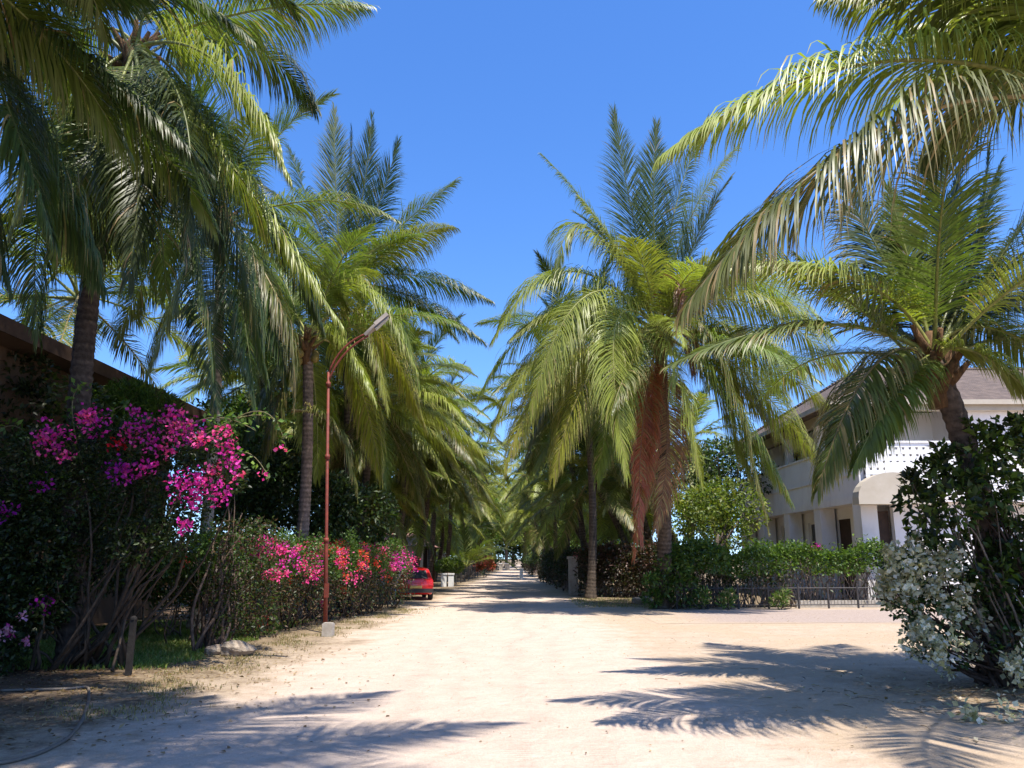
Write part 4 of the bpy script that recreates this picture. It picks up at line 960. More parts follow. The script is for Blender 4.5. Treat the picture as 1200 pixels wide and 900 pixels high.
for i, (x, y, h) in enumerate(((-9, 28, 8), (-11, 35, 9), (-13, 22, 9), (-9, 42, 8.5), (10.5, 50, 9), (8.5, 62, 9))):
    palm((x, y, 0), (x + R.uniform(-.8, .8), y + R.uniform(-.6, .6), h), 0.18, 0.13, ('coconut palm half hidden behind the yellow green fronds left of the lamp', 'coconut palm deep in the garden behind the flowering hedge', 'coconut palm behind the brown house roof at the left', 'coconut palm behind the low red roofed house',
          'coconut palm set back behind the right hand row beside the pale house', 'coconut palm set back far behind the right hand row')[i], n=20, q='lo', s=1.05, start=i, nnut=0, lo=-40, k=8)
for i, (px, py, Y, bx_, lab) in enumerate(((462, 566, 34, -7.4, 'short yellow green palm just above the red car'), (508, 585, 40, -4.7, 'short palm with drooping tan fronds over the white gate pillars'), (541, 602, 56, -4.0, 'short palm in the left row above the far fence'), (628, 585, 47, 3.9, 'short dark palm in the right row beyond the stone gate post'), (662, 560, 36, 4.4, 'short dark palm right above the stone gate post'), (610, 612, 70, 2.9, 'short palm far in the right row beside the white pillar'), (572, 618, 80, -3.6, 'short bright palm far in the left row'), (715, 560, 37, 7.0, 'short dark palm behind the dark brown hedge'), (446, 560, 33, -7.2, 'short palm in the dark gap between the lamp and the car'))):
    palm((bx_ + (-1.4 if bx_ < 0 else 1.2), Y, 0), at(px, py, Y) + np.array([-1.4 if bx_ < 0 else 1.2, 0, 0]), .17, .13, lab, n=22, q='lo', s=.82, start=i * 2.1, nnut=0, lo=-55, k=8, group='short palms filling the rows')
for i, (px, py, Y, bx_, lab) in enumerate(((562, 566, 98, -4.6, 'distant pale green palm overtopping the left side of the lane end'), (579, 590, 116, -3.6, 'distant palm leaning over the lane end from the left'), (598, 598, 130, 3.4, 'most distant palm, its crown right above the lane end'), (622, 574, 112, 3.8, 'distant palm overtopping the right side of the lane end'))):
    palm((bx_, Y, 0), at(px, py, Y), .2, .15, lab, n=24, q='lo', s=1.15, start=i * 1.1, nnut=0, lo=-50, k=8)
# bright young palm beside the far fence
palm((-3.6, 62, 0), (-3.5, 62, 1.0), 0.2, 0.15, 'low bright green young palm bursting over the far left fence', n=16, q='lo', s=.9, lo=15, nnut=0, k=8, group='young palms')

# ------------------------------------------------------------------ tall bougainvillea on the left
def px_blobs(lst, Y):
    C = []; r = []
    for (px, py, rp, dy) in lst:
        C.append(at(px, py, Y + dy)); r.append(rp * (Y + dy) / F)
    return np.array(C), np.array(r)
Yb = 12.3
bo = G(110, 780); bo = np.array([bo[0], 12.3, 0])
bg_ = thing('bougainvillea', 'tall bougainvillea arching with magenta flowers over the shaded lawn', 'flowering shrub', tuple(bo))
C, r = px_blobs([(60, 535, 48, 0), (110, 515, 40, .3), (160, 520, 42, 0), (205, 520, 40, .2), (245, 545, 36, 0), (265, 560, 26, -.2), (190, 560, 45, .3), (130, 570, 55, .4), (70, 585, 50, .2), (215, 590, 36, 0), (30, 600, 45, .2), (10, 545, 45, .3), (150, 620, 45, .5), (60, 640, 50, .3), (110, 660, 45, .4), (240, 510, 24, .3), (40, 650, 45, -.3), (165, 635, 34, -.3), (205, 630, 28, -.2), (50, 710, 34, -.3), (20, 700, 40, -.3)], Yb)
p, o, idx = blob_pts(C, r, 21000, .5)
leaf_part(bg_, p, o, R.uniform(.05, .1, len(p)), pick(SHRUBDK + SHRUB[:1], len(p)), bo)
# arching green canes
canes = [((230, 530, .1), (300, 482, -.1), (335, 525, -.2)), ((220, 525, .1), (280, 490, 0), (322, 492, 0)), ((200, 520, 0), (245, 490, -.2), (300, 505, -.4)), ((40, 545, 0), (20, 500, 0), (-20, 520, 0)), ((255, 560, 0), (285, 530, -.2), (315, 560, -.4)), ((150, 540, 0), (150, 480, 0), (120, 492, 0)), ((90, 520, 0), (85, 470, 0), (98, 452, 0))]
lp = []; m = MB()
for a, b, c in canes:
    P = bez(at(a[0], a[1], Yb + a[2]), at(b[0], b[1], Yb + b[2]), at(c[0], c[1], Yb + c[2]), 16); m.tube(P, np.linspace(.014, .005, 16), 5, (0.16, .14, .07))
    for q_ in range(34): lp.append(P[R.integers(2, 16)] + R.normal(0, .05, 3))
m.build('cane', M_STEM, bg_, smooth=True, off=bo)
lp = np.array(lp); leaf_part(bg_, lp, R.normal(size=lp.shape), R.uniform(.08, .13, len(lp)), pick(SHRUBLT + SHRUB, len(lp)), bo, name='cane_leaves')
fl = []
for (px, py, rp, n, pal) in ((62, 513, 24, 190, MAGENTA), (52, 520, 14, 80, PINK), (110, 492, 22, 200, MAGENTA), (100, 488, 10, 60, PINK), (138, 520, 12, 50, REDF), (150, 512, 14, 80, PINK), (165, 500, 22, 150, MAGENTA), (205, 497, 20, 170, PINK), (222, 505, 22, 190, MAGENTA), (200, 485, 12, 80, MAGENTA), (235, 515, 12, 70, PINK), (262, 512, 15, 110, PINK), (268, 530, 14, 110, MAGENTA), (275, 545, 10, 50, MAGENTA),
                         (178, 520, 12, 70, MAGENTA), (195, 528, 12, 80, PINK), (172, 548, 13, 80, MAGENTA), (138, 552, 18, 120, PURPLE), (150, 552, 14, 90, MAGENTA), (215, 572, 22, 170, MAGENTA), (232, 565, 20, 150, MAGENTA), (257, 580, 16, 120, MAGENTA), (250, 555, 16, 90, PINK), (230, 590, 12, 60, MAGENTA), (50, 568, 14, 40, PURPLE), (78, 535, 10, 50, PINK), (215, 617, 10, 60, MAGENTA), (8, 600, 12, 60, PURPLE), (158, 483, 8, 40, MAGENTA), (306, 557, 5, 14, PINK), (330, 527, 5, 12, PINK), (280, 560, 8, 30, PINK), (50, 710, 12, 50, PURPLE), (10, 745, 10, 40, MAGENTA)):
    fl.append((at(px, py, Yb - .45 - R.uniform(0, .3)), rp * 11.9 / F * 1.0, int(n * 0.6), pal))
flower_part(bg_, fl, bo, .062)
prs = []
for i in range(30):
    a = bo + np.array([R.uniform(-1.6, 1.6), R.uniform(-.3, .5), 0]); t_ = C[R.integers(0, len(C))]; prs.append((a * np.array([.4, 1, 1]) + bo * np.array([.6, 0, 0]), t_ + R.normal(0, .15, 3)))
stems_part(bg_, prs, bo, (.03, .008), wob=.3, col=(.07, .05, .035))

# ------------------------------------------------------------------ other shrubs on the left
def shrub(name, label, cat, blobs, Y, n, leaf, cols, group=None, stems=8, flowers=None, aspect=.5, hang=.2, base=None):
    C, r = px_blobs(blobs, Y)
    b = np.array([C[:, 0].mean(), C[:, 1].mean(), 0]) if base is None else np.asarray(base)
    root = thing(name, label, cat, tuple(b), group)
    p, o, idx = blob_pts(C, r, n, .5); k = p[:, 2] > .02; p, o, idx = p[k], o[k], idx[k]
    cv = R.uniform(.8, 1.25, len(C))
    leaf_part(root, p, o, R.uniform(.65, 1.3, len(p)) * leaf, pick(cols, len(p)) * cv[idx][:, None], b, aspect=aspect, hang=hang)
    if stems: stems_part(root, [(b + np.array([R.uniform(-.4, .4) * max(r), R.uniform(-.2, .2), 0]), C[R.integers(0, len(C))]) for _ in range(stems)], b, (.022, .006))
    if flowers: flower_part(root, flowers, b, .05)
    return root
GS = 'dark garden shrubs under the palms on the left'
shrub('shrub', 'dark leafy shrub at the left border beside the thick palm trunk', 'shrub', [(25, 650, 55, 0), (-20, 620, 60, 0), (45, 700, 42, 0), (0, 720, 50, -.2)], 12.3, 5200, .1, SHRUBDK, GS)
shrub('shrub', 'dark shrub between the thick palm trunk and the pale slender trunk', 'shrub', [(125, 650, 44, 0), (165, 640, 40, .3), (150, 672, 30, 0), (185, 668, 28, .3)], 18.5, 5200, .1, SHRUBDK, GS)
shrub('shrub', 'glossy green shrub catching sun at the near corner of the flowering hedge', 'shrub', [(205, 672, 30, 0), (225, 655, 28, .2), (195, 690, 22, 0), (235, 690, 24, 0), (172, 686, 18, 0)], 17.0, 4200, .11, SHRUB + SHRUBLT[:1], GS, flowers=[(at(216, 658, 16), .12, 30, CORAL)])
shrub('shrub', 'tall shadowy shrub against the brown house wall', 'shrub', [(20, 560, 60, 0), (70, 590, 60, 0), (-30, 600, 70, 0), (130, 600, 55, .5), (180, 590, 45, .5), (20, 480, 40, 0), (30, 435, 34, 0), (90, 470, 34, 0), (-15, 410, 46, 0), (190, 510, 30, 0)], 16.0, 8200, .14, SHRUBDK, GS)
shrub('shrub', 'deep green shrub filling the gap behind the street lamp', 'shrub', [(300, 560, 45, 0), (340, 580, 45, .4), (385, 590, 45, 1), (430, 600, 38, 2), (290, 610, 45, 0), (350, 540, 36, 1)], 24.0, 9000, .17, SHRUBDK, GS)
shrub('shrub', 'dark green hedge plant behind the flowering hedge near the low red roof', 'shrub', [(430, 640, 22, 0), (400, 632, 28, 0), (370, 628, 28, 0)], 31, 4200, .17, SHRUBDK + SHRUB[:1], GS)
shrub('flowering_plant', 'pale pink flowering plant low at the left border', 'flowering plant', [(10, 762, 22, 0), (-10, 775, 24, 0)], 11.6, 700, .09, SHRUBDK, None, 5, flowers=[(at(8, 742, 11.4), .11, 45, [(0.6, .3, .4)]), (at(26, 722, 11.4), .06, 20, [(0.6, .3, .45)]), (at(30, 752, 11.4), .06, 18, [(0.55, .2, .35)])])
# feathery bush at the house eave
Cc, rr = px_blobs([(150, 470, 30, 0), (185, 480, 26, 0), (120, 478, 24, 0), (160, 500, 30, 0), (205, 500, 20, 0)], 17.5)
fb = np.array([Cc[:, 0].mean(), 17.5, 0]); root = thing('feathery_tree', 'feathery bright green treetop under the eave of the brown house', 'tree', tuple(fb))
p, o, _ = blob_pts(Cc, rr, 6500, .3); leaf_part(root, p, o, R.uniform(.12, .22, len(p)), pick(SHRUBLT + SHRUB, len(p)), fb, name='crown', aspect=.09, hang=-.2)
mb = MB(); mb.tube(bez((0, 0, 0), (.1, 0, 2.2), (0, 0, Cc[:, 2].mean()), 9), np.linspace(.12, .04, 9), 8, (.13, .1, .08)); mb.build('trunk', M_BARK, root, smooth=True)

# ------------------------------------------------------------------ hedges
def hedge_pts(path, width, h0, h1, n, bump=.16, lowcut=.0):
    """points on the skin of a rounded hedge along a ground path; returns pts, outward"""
    path = np.asarray(path, float); L = np.concatenate([[0], np.cumsum(np.linalg.norm(np.diff(path, axis=0), axis=1))])
    s = R.uniform(-.1, L[-1] + .1, n); sc = np.clip(s, 0, L[-1])
    cx = np.interp(sc, L, path[:, 0]); cy = np.interp(sc, L, path[:, 1])
    i = np.clip(np.searchsorted(L, sc) - 1, 0, len(path) - 2); d = unit(path[i + 1] - path[i]); nrm = np.stack([d[:, 1], -d[:, 0]], 1)
    h = np.interp(sc, [0, L[-1]], [h0, h1]) * (1 + .07 * np.sin(s * 1.9) + .05 * np.sin(s * 4.3 + 1) + np.where(R.uniform(size=n) < .05, R.uniform(0, .22, n), 0))
    a = R.uniform(0, np.pi, n); a = np.where(R.uniform(size=n) < .45, R.uniform(.9, 2.24, n), a)
    # rounded box profile
    cxp = np.sign(np.cos(a)) * np.abs(np.cos(a)) ** .45; czp = np.abs(np.sin(a)) ** .5
    bmp = 1 + bump * np.sin(s * 2.3 + 3 * np.sin(a * 2)) * np.sin(a * 3 + s) + R.normal(0, .06, n) - np.abs(R.normal(0, .12, n))
    off = cxp * width / 2 * bmp; z = czp * h * (1 + (bmp - 1) * .5)
    z = np.where(R.uniform(size=n) < .5, z, z * R.uniform(.15, 1, n) ** .6)
    pts = np.stack([cx + nrm[:, 0] * off + (s - sc) * d[:, 0], cy + nrm[:, 1] * off + (s - sc) * d[:, 1], z], 1)
    out = unit(np.stack([nrm[:, 0] * cxp, nrm[:, 1] * cxp, np.sin(a) ** 2], 1))
    return pts, out, sc / L[-1], h
# flowering hedge on the left
g0, g1 = G(246, 765)[:2], G(484, 712)[:2]
nr = unit(np.array([(g1 - g0)[1], -(g1 - g0)[0]]))
hp0, hp1 = g0 - nr * .95 + unit(g1 - g0) * .7, g1 - nr * .8
hb = thing('flowering_hedge', 'thick bougainvillea hedge topped with pink and red flowers beside the street lamp', 'hedge', (*hp0, 0))
HB = np.array([*hp0, 0])
p, o, f, h = hedge_pts([hp0, hp1], 1.7, 2.0, 1.9, 42000)
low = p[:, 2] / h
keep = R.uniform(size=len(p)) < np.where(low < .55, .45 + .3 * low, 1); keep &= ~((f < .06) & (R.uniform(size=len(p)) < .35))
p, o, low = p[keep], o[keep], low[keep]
cols = np.where((low > .6)[:, None], pick(SHRUB, len(p)), pick(SHRUBDK + [(0.10, 0.06, 0.03), (0.07, .045, .022)], len(p)))  # lower leaves coloured darker like a shaded front, dry brown ones mixed in
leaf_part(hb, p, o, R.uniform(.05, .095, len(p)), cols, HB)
fl = []
d_ = (hp1 - hp0)
def pxof(pt): rel = np.array([pt[0], pt[1], pt[2] - EYE]); return 600 + F * rel[0] / (rel[1] * CP + rel[2] * SP)
tg_ = np.linspace(0, 1, 200); pg_ = np.array([pxof(np.array([*(hp0 + d_ * t + nr * .6), 1.7])) for t in tg_])
for i in range(240):
    t_ = float(np.interp(R.uniform(296, 488), pg_, tg_)); low_ = R.uniform() < .22
    side = R.uniform(.8, .92) if low_ else R.uniform(-.2, .75); zz = R.uniform(1.05, 1.65) if low_ else 2.02 - .3 * max(0, side) - abs(R.normal(0, .1))
    c = np.array([*(hp0 + d_ * t_ + nr * side * 1.0), zz * (1 - .05 * t_)])
    if R.uniform() < (.35 if .33 < t_ < .42 else 0): continue
    pal = (PINK if R.uniform() < .6 else MAGENTA) if t_ < .36 else (CORAL if R.uniform() < .5 else PINK) if t_ < .8 else (MAGENTA if R.uniform() < .7 else PINK)
    fl.append((c, R.uniform(.07, .17) * (1 + .5 * t_), int(R.uniform(16, 44)), pal))
for (px, py) in ((363, 668), (343, 680), (318, 672), (368, 655), (308, 728), (325, 660), (402, 690), (425, 668), (380, 707)):
    g_ = G(px, 760); Y_ = 15 + (px - 246) / 238 * 11; fl.append((at(px, py, Y_ + .1), .13, 40, CORAL if px in (343, 308, 402) else PINK))
flower_part(hb, fl, HB, .058)
prs = []
for i in range(150):
    t_ = R.uniform(0, 1); a = np.array([*(hp0 + d_ * t_ + nr * R.uniform(-.5, .5)), 0]); prs.append((a, a + np.array([R.uniform(-.5, .5), R.uniform(-.5, .5), R.uniform(1.2, 1.9)]) + np.array([*nr, 0]) * R.uniform(-.3, .45)))
stems_part(hb, prs, HB, (.018, .006), wob=.2, col=(.09, .06, .04))
# bare tangled canes at its near corner
tg = G(238, 764); root = thing('climbing_vine', 'bare twisted vine stems climbing at the near corner of the flowering hedge', 'vine', tuple(tg))
m = MB()
for i in range(16):
    a = tg + np.array([R.uniform(-.15, .35), R.uniform(-.2, .3), 0]); b = at(R.uniform(258, 290), R.uniform(575, 660), 15 + R.uniform(-.3, .4)); mid = (a + b) / 2 + np.array([R.uniform(-.25, .25), R.uniform(-.2, .2), R.uniform(-.3, .3)])
    P = bez(a, mid, b, 18); ph = R.uniform(0, 6); tt = np.linspace(0, 9, 18); P += np.stack([np.cos(tt + ph), np.sin(tt + ph), 0 * tt], 1) * .06
    m.tube(P - tg, np.linspace(R.uniform(.02, .04), .008, 18), 6, np.array((.11, .075, .055)) * R.uniform(.7, 1.3))
m.build('stem', M_STEM, root, smooth=True)
lp = np.array([at(R.uniform(246, 325), R.uniform(608, 745), 14.6 + R.uniform(-.2, .5)) for _ in range(3200)]); leaf_part(root, lp, R.normal(size=lp.shape), R.uniform(.04, .09, len(lp)), pick(SHRUB + SHRUBDK + [(0.12, .08, .04), (.08, .045, .025)], len(lp)), tg, name='leaves')

# clipped green hedge on the right, with bare stems showing below
def clipped(name, label, a, b, width, h0, h1, n, leaf, ctop, clow, group=None, lowkeep=.3, flowers=None, stems=90, bare=0):
    a, b = np.asarray(a)[:2], np.asarray(b)[:2]; root = thing(name, label, 'hedge', (*a, 0), group); A = np.array([*a, 0])
    p, o, f, h = hedge_pts([a, b], width, h0, h1, n); low = p[:, 2] / h
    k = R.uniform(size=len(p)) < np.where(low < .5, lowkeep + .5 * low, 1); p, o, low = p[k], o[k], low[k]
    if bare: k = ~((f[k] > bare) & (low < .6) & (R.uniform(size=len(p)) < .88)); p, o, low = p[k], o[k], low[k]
    cols = np.where((low > .55)[:, None], pick(ctop, len(p)), pick(clow, len(p)))  # sunlit top and shaded flank put into the leaf colour
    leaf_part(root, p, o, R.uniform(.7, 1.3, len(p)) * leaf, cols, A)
    prs = [(np.array([*(a + (b - a) * t_), 0]) + np.array([R.uniform(-.3, .3), R.uniform(-.2, .2), 0]), np.array([*(a + (b - a) * (t_ + R.uniform(-.03, .03))), R.uniform(.5, .9) * min(h0, h1)]) + np.array([R.uniform(-.3, .3), R.uniform(-.3, .3), 0])) for t_ in R.uniform(0, 1, stems)]
    stems_part(root, prs, A, (.022, .007), wob=.15, col=(.2, .15, .12))
    if flowers: flower_part(root, flowers, A, .06)
    return root
ha, hb_ = np.array([5.0, 26.9]), np.array([13.2, 28.0])
clipped('clipped_hedge', 'clipped green hedge with bare stems below, in front of the pale house', ha, hb_, 1.3, 1.95, 1.85, 19000, .12, SHRUB + SHRUBLT, SHRUBDK + [(.11, .08, .06)], None, .25, [(at(958, 641, 27.2), .12, 40, MAGENTA), (at(950, 643, 27.2), .07, 20, PINK)], 260, .5)
shrub('shrub', 'untidy leafy bush at the roadside end of the clipped hedge', 'shrub', [(790, 665, 22, 0), (812, 650, 22, .2), (775, 685, 18, 0), (800, 690, 22, 0), (835, 655, 18, .2), (765, 700, 12, 0), (762, 680, 8, -.3)], 26.2, 3600, .13, SHRUB + SHRUBLT, None, 14)
for px, lab in ((820, 'small spiky plant under the left part of the clipped hedge'), (913, 'pale tufted plant in front of the clipped hedge near its bare stems'), (850, 'low bright green plant at the foot of the clipped hedge')):
    shrub('small_plant', lab, 'plant', [(px, 705, 9, 0), (px + 5, 698, 8, 0)], 26.0, 260, .16, SHRUBLT + [(0.25, .25, .1)], 'small plants at the hedge foot', 4, aspect=.25, hang=-.4)
rail_fence((5.2, 26.0), (13.2, 26.9), 0.7, 'low dark iron fence along the foot of the clipped hedge', M_IRON, 70, 8)
# low coral kerb behind the fence
m = MB(); m.hexa([(9.3, 26.95, 0), (12.6, 27.3, 0), (12.6, 27.45, 0), (9.3, 27.1, 0), (9.3, 26.95, .22), (12.6, 27.3, .22), (12.6, 27.45, .22), (9.3, 27.1, .22)]); o_ = m.build('garden_kerb', M_CONC); tag(o_, 'low pale garden kerb behind the iron fence', 'kerb')
# dark hedge at the lane side
DH = 'dark hedges along the right lane edge'
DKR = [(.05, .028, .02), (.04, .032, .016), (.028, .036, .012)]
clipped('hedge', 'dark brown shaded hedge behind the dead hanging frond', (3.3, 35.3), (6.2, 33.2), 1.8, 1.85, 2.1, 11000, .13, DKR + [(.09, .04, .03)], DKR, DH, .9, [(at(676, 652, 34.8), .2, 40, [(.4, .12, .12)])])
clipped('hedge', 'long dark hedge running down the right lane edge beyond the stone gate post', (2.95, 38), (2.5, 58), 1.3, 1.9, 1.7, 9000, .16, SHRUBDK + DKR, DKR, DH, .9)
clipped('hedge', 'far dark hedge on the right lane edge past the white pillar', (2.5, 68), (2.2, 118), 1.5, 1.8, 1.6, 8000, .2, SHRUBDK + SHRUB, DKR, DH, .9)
shrub('shrub', 'round bright green shrub above the white gate pillars', 'shrub', [(527, 661, 9, 0), (518, 664, 8, 0), (535, 664, 8, .5)], 47, 1500, .16, SHRUBLT, 'lane side shrubs', 5)
shrub('shrub', 'rust red leaved shrub over the far left fence', 'shrub', [(565, 660, 6, 0), (572, 657, 6, 1), (560, 665, 5, 0), (575, 664, 5, 1)], 66, 1500, .18, [(.3, .06, .04), (.22, .05, .035), (.10, .07, .02)], 'lane side shrubs', 5)
clipped('hedge', 'green mixed hedge far along the left lane edge', (-3.4, 70), (-3.0, 122), 1.6, 1.9, 1.7, 7000, .2, SHRUB + SHRUBLT, SHRUBDK, 'hedges along the left lane edge', .9)

clipped('hedge', 'tall distant green hedge crossing behind the far end of the lane', (-24, 142), (24, 142), 3.0, 7.0, 6.5, 32000, .5, SHRUB + SHRUBLT, SHRUBDK + SHRUB, None, .9, None, 30)

# ------------------------------------------------------------------ near right bush
rb = np.array([G(1172, 801)[0] + .15, 10.7, 0])
shrub('leafy_bush', 'big glossy leafed bush around the trunk of the young palm', 'bush', [(1076, 590, 24, .2), (1096, 556, 26, 0), (1068, 565, 12, 0), (1128, 545, 30, 0), (1150, 520, 22, .2), (1180, 512, 30, .3), (1215, 540, 45, 0), (1085, 622, 18, 0), (1118, 592, 30, -.4), (1160, 570, 32, -.2), (1190, 600, 30, 0), (1150, 640, 26, .3), (1215, 640, 40, 0), (1235, 720, 40, 0), (1104, 632, 18, -.2), (1160, 675, 24, -.2), (1185, 655, 26, 0), (1180, 710, 26, .1), (1140, 500, 10, 0), (1105, 528, 10, 0), (1200, 495, 14, 0)], 10.6, 4600, .125, SHRUB + SHRUBDK + SHRUBLT[:1], None, 22, base=rb, aspect=.55)
wb = np.array([G(1110, 790)[0], 10.9, 0])
Cw, rw = px_blobs([(1060, 665, 32, 0), (1050, 690, 20, 0), (1085, 650, 26, 0), (1100, 680, 40, 0), (1062, 705, 26, 0), (1095, 725, 34, -.1), (1130, 700, 36, .2), (1085, 755, 22, -.2), (1120, 760, 26, 0), (1160, 720, 36, .3), (1200, 700, 36, .2), (1195, 760, 30, -.3)], 10.7)
root = thing('bougainvillea', 'white flowering bougainvillea spilling over the sand at the foot of the young palm', 'flowering shrub', tuple(wb))
p, o, idx = blob_pts(Cw, rw, 3800, .55); leaf_part(root, p, o, R.uniform(.05, .09, len(p)), pick(SHRUBDK + SHRUB, len(p)), wb)
fl = []
for i in range(105):
    j = R.integers(0, len(Cw)); dd = unit(R.normal(size=3) + np.array([-.4, -.6, .1])); c = Cw[j] + dd * rw[j] * R.uniform(.7, 1.05)
    if c[2] > .1: fl.append((c, R.uniform(.08, .15), int(R.uniform(22, 46)), WHITEF))
for (px, py, rp) in ((1143, 845, 18), (1136, 838, 14), (1192, 775, 20), (1196, 795, 16), (1100, 770, 14), (1180, 835, 14), (1085, 735, 14), (1070, 650, 16), (1062, 690, 14), (1120, 755, 14)): fl.append((at(px, py, 8.5 if py > 820 else 9.7), rp * .0092, 30, WHITEF))
flower_part(root, fl, wb, .075)
prs = [(wb + np.array([R.uniform(-.2, 1.2), R.uniform(-.4, .3), 0]), Cw[R.integers(0, len(Cw))] + R.normal(0, .1, 3)) for _ in range(40)]
prs += [(wb + np.array([R.uniform(.4, 1.2), R.uniform(-.3, .2), 0]), at(R.uniform(1140, 1200), R.uniform(560, 640), 10.6)) for _ in range(14)]
stems_part(root, prs, wb, (.03, .008), wob=.12, col=(.07, .045, .033))

# ------------------------------------------------------------------ broadleaf trees
for i, (x, y, k, s_, lab) in enumerate((
    (8.6, 34, 2, .78, 'bright green broadleaf tree between the palm trunk and the pale house'),
    (5.8, 42, 1, .8, 'dark broadleaf tree behind the dark brown hedge'), (7.5, 52, 0, .95, 'broadleaf tree behind the right row, left of the pale house'), (5.6, 64, 2, .85, 'light green tree over the long dark hedge on the right'), (6.4, 80, 0, 1.0, 'broadleaf tree far along the right lane edge'), (5.2, 100, 2, 1.0, 'farthest yellow green tree on the right of the lane'),
    (-10.5, 33, 1, .9, 'dark broadleaf tree behind the flowering hedge'), (-8.5, 60, 0, .95, 'broadleaf tree behind the low far fence'), (-7.2, 74, 2, .85, 'light green tree on the left beyond the young palm'), (-7.5, 90, 0, 1.0, 'broadleaf tree far along the left lane edge'), (-6, 108, 2, 1.0, 'farthest yellow green tree on the left of the lane'),
    (-4.5, 138, 0, 1.6, 'broadleaf tree closing the view left of the lane end'), (4.5, 140, 2, 1.7, 'broadleaf tree closing the view right of the lane end'), (0.2, 152, 2, 1.8, 'broadleaf tree standing exactly behind the lane end'), (11, 66, 1, 1.1, 'tall dark tree behind the right row far from the lane'), (-14, 46, 1, 1.1, 'tall dark tree behind the low red roofed house'), (-17, 30, 0, 1.0, 'tree behind the brown house at the left'), (10.5, 40, 1, .85, 'dark tree beside the far corner of the pale house'),
    (-10, 52, 1, 1.1, 'dark tree rising right behind the low red roof'), (-11.5, 66, 0, 1.15, 'rounded tree farther behind the low far fence'), (-10, 84, 1, 1.15, 'dark tree well behind the left hedge near the lane end'), (-9, 100, 1, 1.1, 'dark tree behind the farthest yellow green tree on the left'),
    (9, 74, 1, 1.15, 'dark tree well behind the long dark hedge'), (8.6, 92, 1, 1.1, 'dark tree behind the farthest right row palms'), (7.5, 112, 1, 1.1, 'dark tree behind the farthest yellow green tree on the right'), (-9, 26.5, 1, .8, 'low dark tree between the lamp and the pale slender trunk'), (-13, 38, 1, 1.0, 'dark tree deep in the garden left of the lamp'), (-8, 40, 0, .8, 'green tree just behind the red car'), (12.5, 56, 1, 1.1, 'dark tree behind the far end of the pale house'), (-4.6, 94, 2, 1.35, 'spreading yellow green tree overhanging the far left edge of the lane'), (4.8, 102, 0, 1.4, 'spreading green tree overhanging the far right edge of the lane'), (-1.0, 128, 2, 1.4, 'yellow green tree standing in the lane end itself'), (2.2, 136, 0, 1.5, 'green tree just right of the lane end'),
    (-8, 125, 0, 1.2, 'last rounded tree on the left of the lane end'), (8, 128, 1, 1.2, 'last dark tree on the right of the lane end'))):
    broad_tree(x, y, k, s_, lab)
# casuarinas behind the house
def casuarina(x, y, h, w_, lab):
    root = thing('casuarina_tree', lab, 'tree', (x, y, 0), 'casuarinas behind the pale house')
    C = []; r = []
    for i in range(26):
        f = R.uniform(.25, 1); a = R.uniform(0, 6.28); q_ = w_ * (1.1 - f) * R.uniform(.3, 1); C.append((math.cos(a) * q_, math.sin(a) * q_, h * f)); r.append(w_ * R.uniform(.2, .34))
    p, o, _ = blob_pts(C, r, 9000, .2); leaf_part(root, p, o, R.uniform(.3, .6, len(p)), pick([(.035, .06, .03), (.05, .08, .04), (.025, .045, .025)], len(p)), np.zeros(3), name='crown', aspect=.07, hang=.5)
    mb = MB(); mb.tube([(0, 0, -.1), (.1, 0, h * .5), (0, .1, h * .97)], [.28, .16, .03], 8, (.14, .11, .09))
    for c in C[:16]: mb.tube(bez((0, 0, c[2] * .8), (c[0] * .5, c[1] * .5, c[2] * .92), c, 5), [.06, .05, .04, .03, .015], 5, (.13, .1, .08))
    mb.build('trunk', M_BARK, root, smooth=True)
casuarina(30, 52, 17, 5, 'tall feathery casuarina behind the right end of the tiled roof')
casuarina(24, 56, 14, 4.5, 'feathery casuarina behind the left end of the tiled roof')
casuarina(38, 48, 19, 5, 'tallest feathery casuarina at the right border behind the house')

# ------------------------------------------------------------------ grass and litter
def blades(name, n, fx, hgt, cols, wd=.008):
    P = fx(n); n = len(P); a = R.uniform(0, 6.28, n); h = R.uniform(.4, 1.2, n) * hgt; ln = R.normal(0, .45, (n, 2)) * h[:, None]
    wv = np.stack([np.cos(a), np.sin(a), 0 * a], 1) * wd
    top = P + np.concatenate([ln, h[:, None]], 1); mid = P + np.concatenate([ln * .3, h[:, None] * .6], 1)
    v = np.stack([P - wv, P + wv, mid + wv * .7, mid - wv * .7, top], 1).reshape(-1, 3); i = np.arange(n)[:, None] * 5
    o = mk(name, v, [np.concatenate([i, i + 1, i + 2, i + 3], 1), np.concatenate([i + 3, i + 2, i + 4], 1)], M_LEAF, None, np.repeat(pick(cols, n), 5, 0)); o['kind'] = 'stuff'; return o
def lawn(n):
    x = R.uniform(-9.5, -4.9, n); y = R.uniform(12.2, 21, n); k = (x + 4.9 < -.25 * np.abs(np.sin(y * 2.1)) - .02 * (y - 12)) & (R.uniform(size=n) < np.clip((y - 11.8) * .9, .1, 1)); return np.stack([x, y, 0 * x], 1)[k]
blades('grass', 42000, lawn, .085, [(.09, .15, .022), (.13, .19, .03), (.2, .2, .06)], .008)
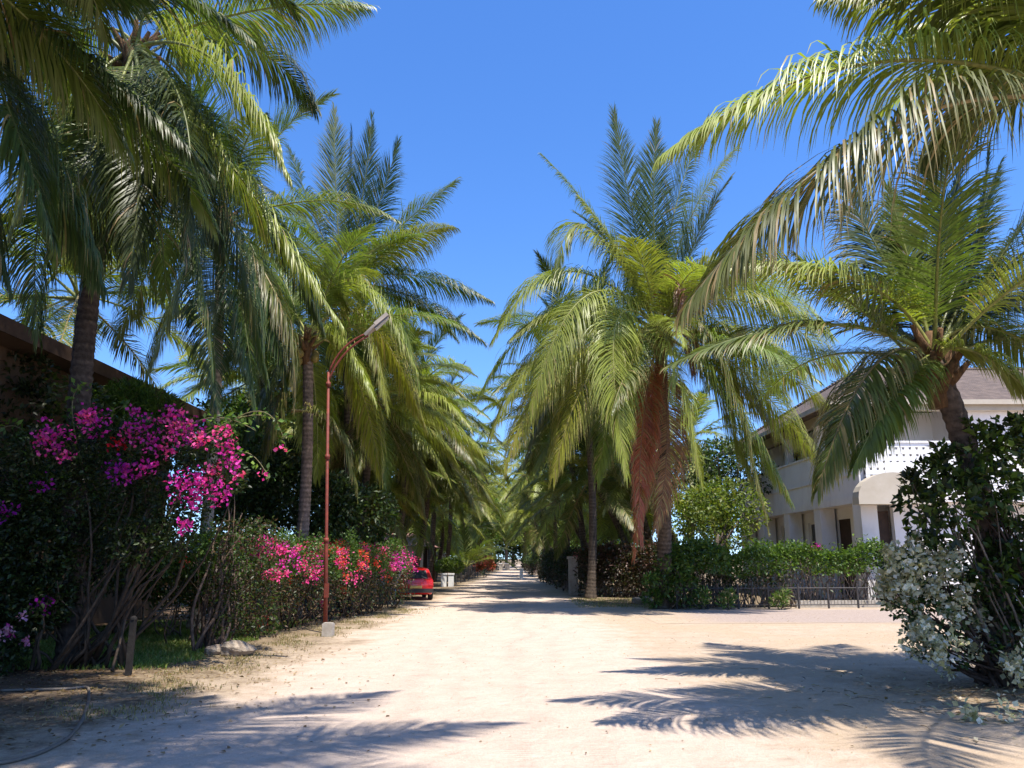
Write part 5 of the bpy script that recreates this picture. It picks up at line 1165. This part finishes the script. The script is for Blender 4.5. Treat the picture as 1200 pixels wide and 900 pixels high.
def dry(n):
    y = R.uniform(8.5, 27, n); e = np.interp(y, [8.5, 14, 20, 27], [-4.2, -4.6, -4.0, -3.2]); x = e + R.normal(0, .38, n); k = (np.sin(x * 5 + y * 2.2) + np.sin(y * 3.7) > -.2); return np.stack([x, y, 0 * x], 1)[k]
blades('dry_grass', 9000, dry, .05, [(.28, .22, .10), (.36, .29, .15), (.14, .15, .04)], .006)
def dryr(n):
    y = R.uniform(27, 33, n); x = R.uniform(2.2, 6.5, n); return np.stack([x, y, 0 * x], 1)
blades('verge_grass', 3500, dryr, .06, [(.28, .22, .10), (.2, .19, .07), (.14, .15, .04)], .008)
def litter(name, n, fx, cols, sz):
    P = fx(n); n = len(P); P[:, 2] = .012; a = R.uniform(0, 6.28, n); out = np.stack([np.cos(a), np.sin(a), R.uniform(-.05, .25, n)], 1)
    v, t, c = leaf_cloud(P, out * 4, R.uniform(.5, 1.5, n) * sz, pick(cols, n), flat=3, hang=0, aspect=.5); v[:, 2] = np.maximum(v[:, 2], .008)
    o = mk(name, v, [t], M_LEAF, None, c); o['kind'] = 'stuff'
LIT = [(.16, .10, .05), (.25, .17, .09), (.10, .065, .035), (.3, .22, .12)]
litter('fallen_leaves', 2600, lambda n: np.stack([R.normal(-5.6, 1.3, n), R.uniform(7, 15, n), np.zeros(n)], 1), LIT, .055)
litter('fallen_petals', 900, lambda n: np.stack([R.normal(6.2, 1.1, n), R.normal(9.6, 1.3, n), np.zeros(n)], 1), LIT + [(.5, .46, .36), (.42, .38, .3)], .06)
litter('leaf_crumbs', 1500, lambda n: np.stack([R.uniform(-4, 9, n), R.uniform(7, 30, n), np.zeros(n)], 1), LIT, .03)
def strands(name, n, cx, cy):
    mb = MB()
    for i in range(n):
        c = np.array([R.normal(cx, 1), R.normal(cy, 1), .012]); a = R.uniform(0, 6.28); l = R.uniform(.08, .3); d = np.array([math.cos(a), math.sin(a), 0]); mb.tube([c, c + d * l / 2 + [0.01, .01, .01], c + d * l], .004, 4, np.array((.3, .22, .13)) * R.uniform(.6, 1.4))
    o = mb.build(name, M_STEM, None); o['kind'] = 'stuff'
strands('dead_twigs', 160, 5.3, 9.2)
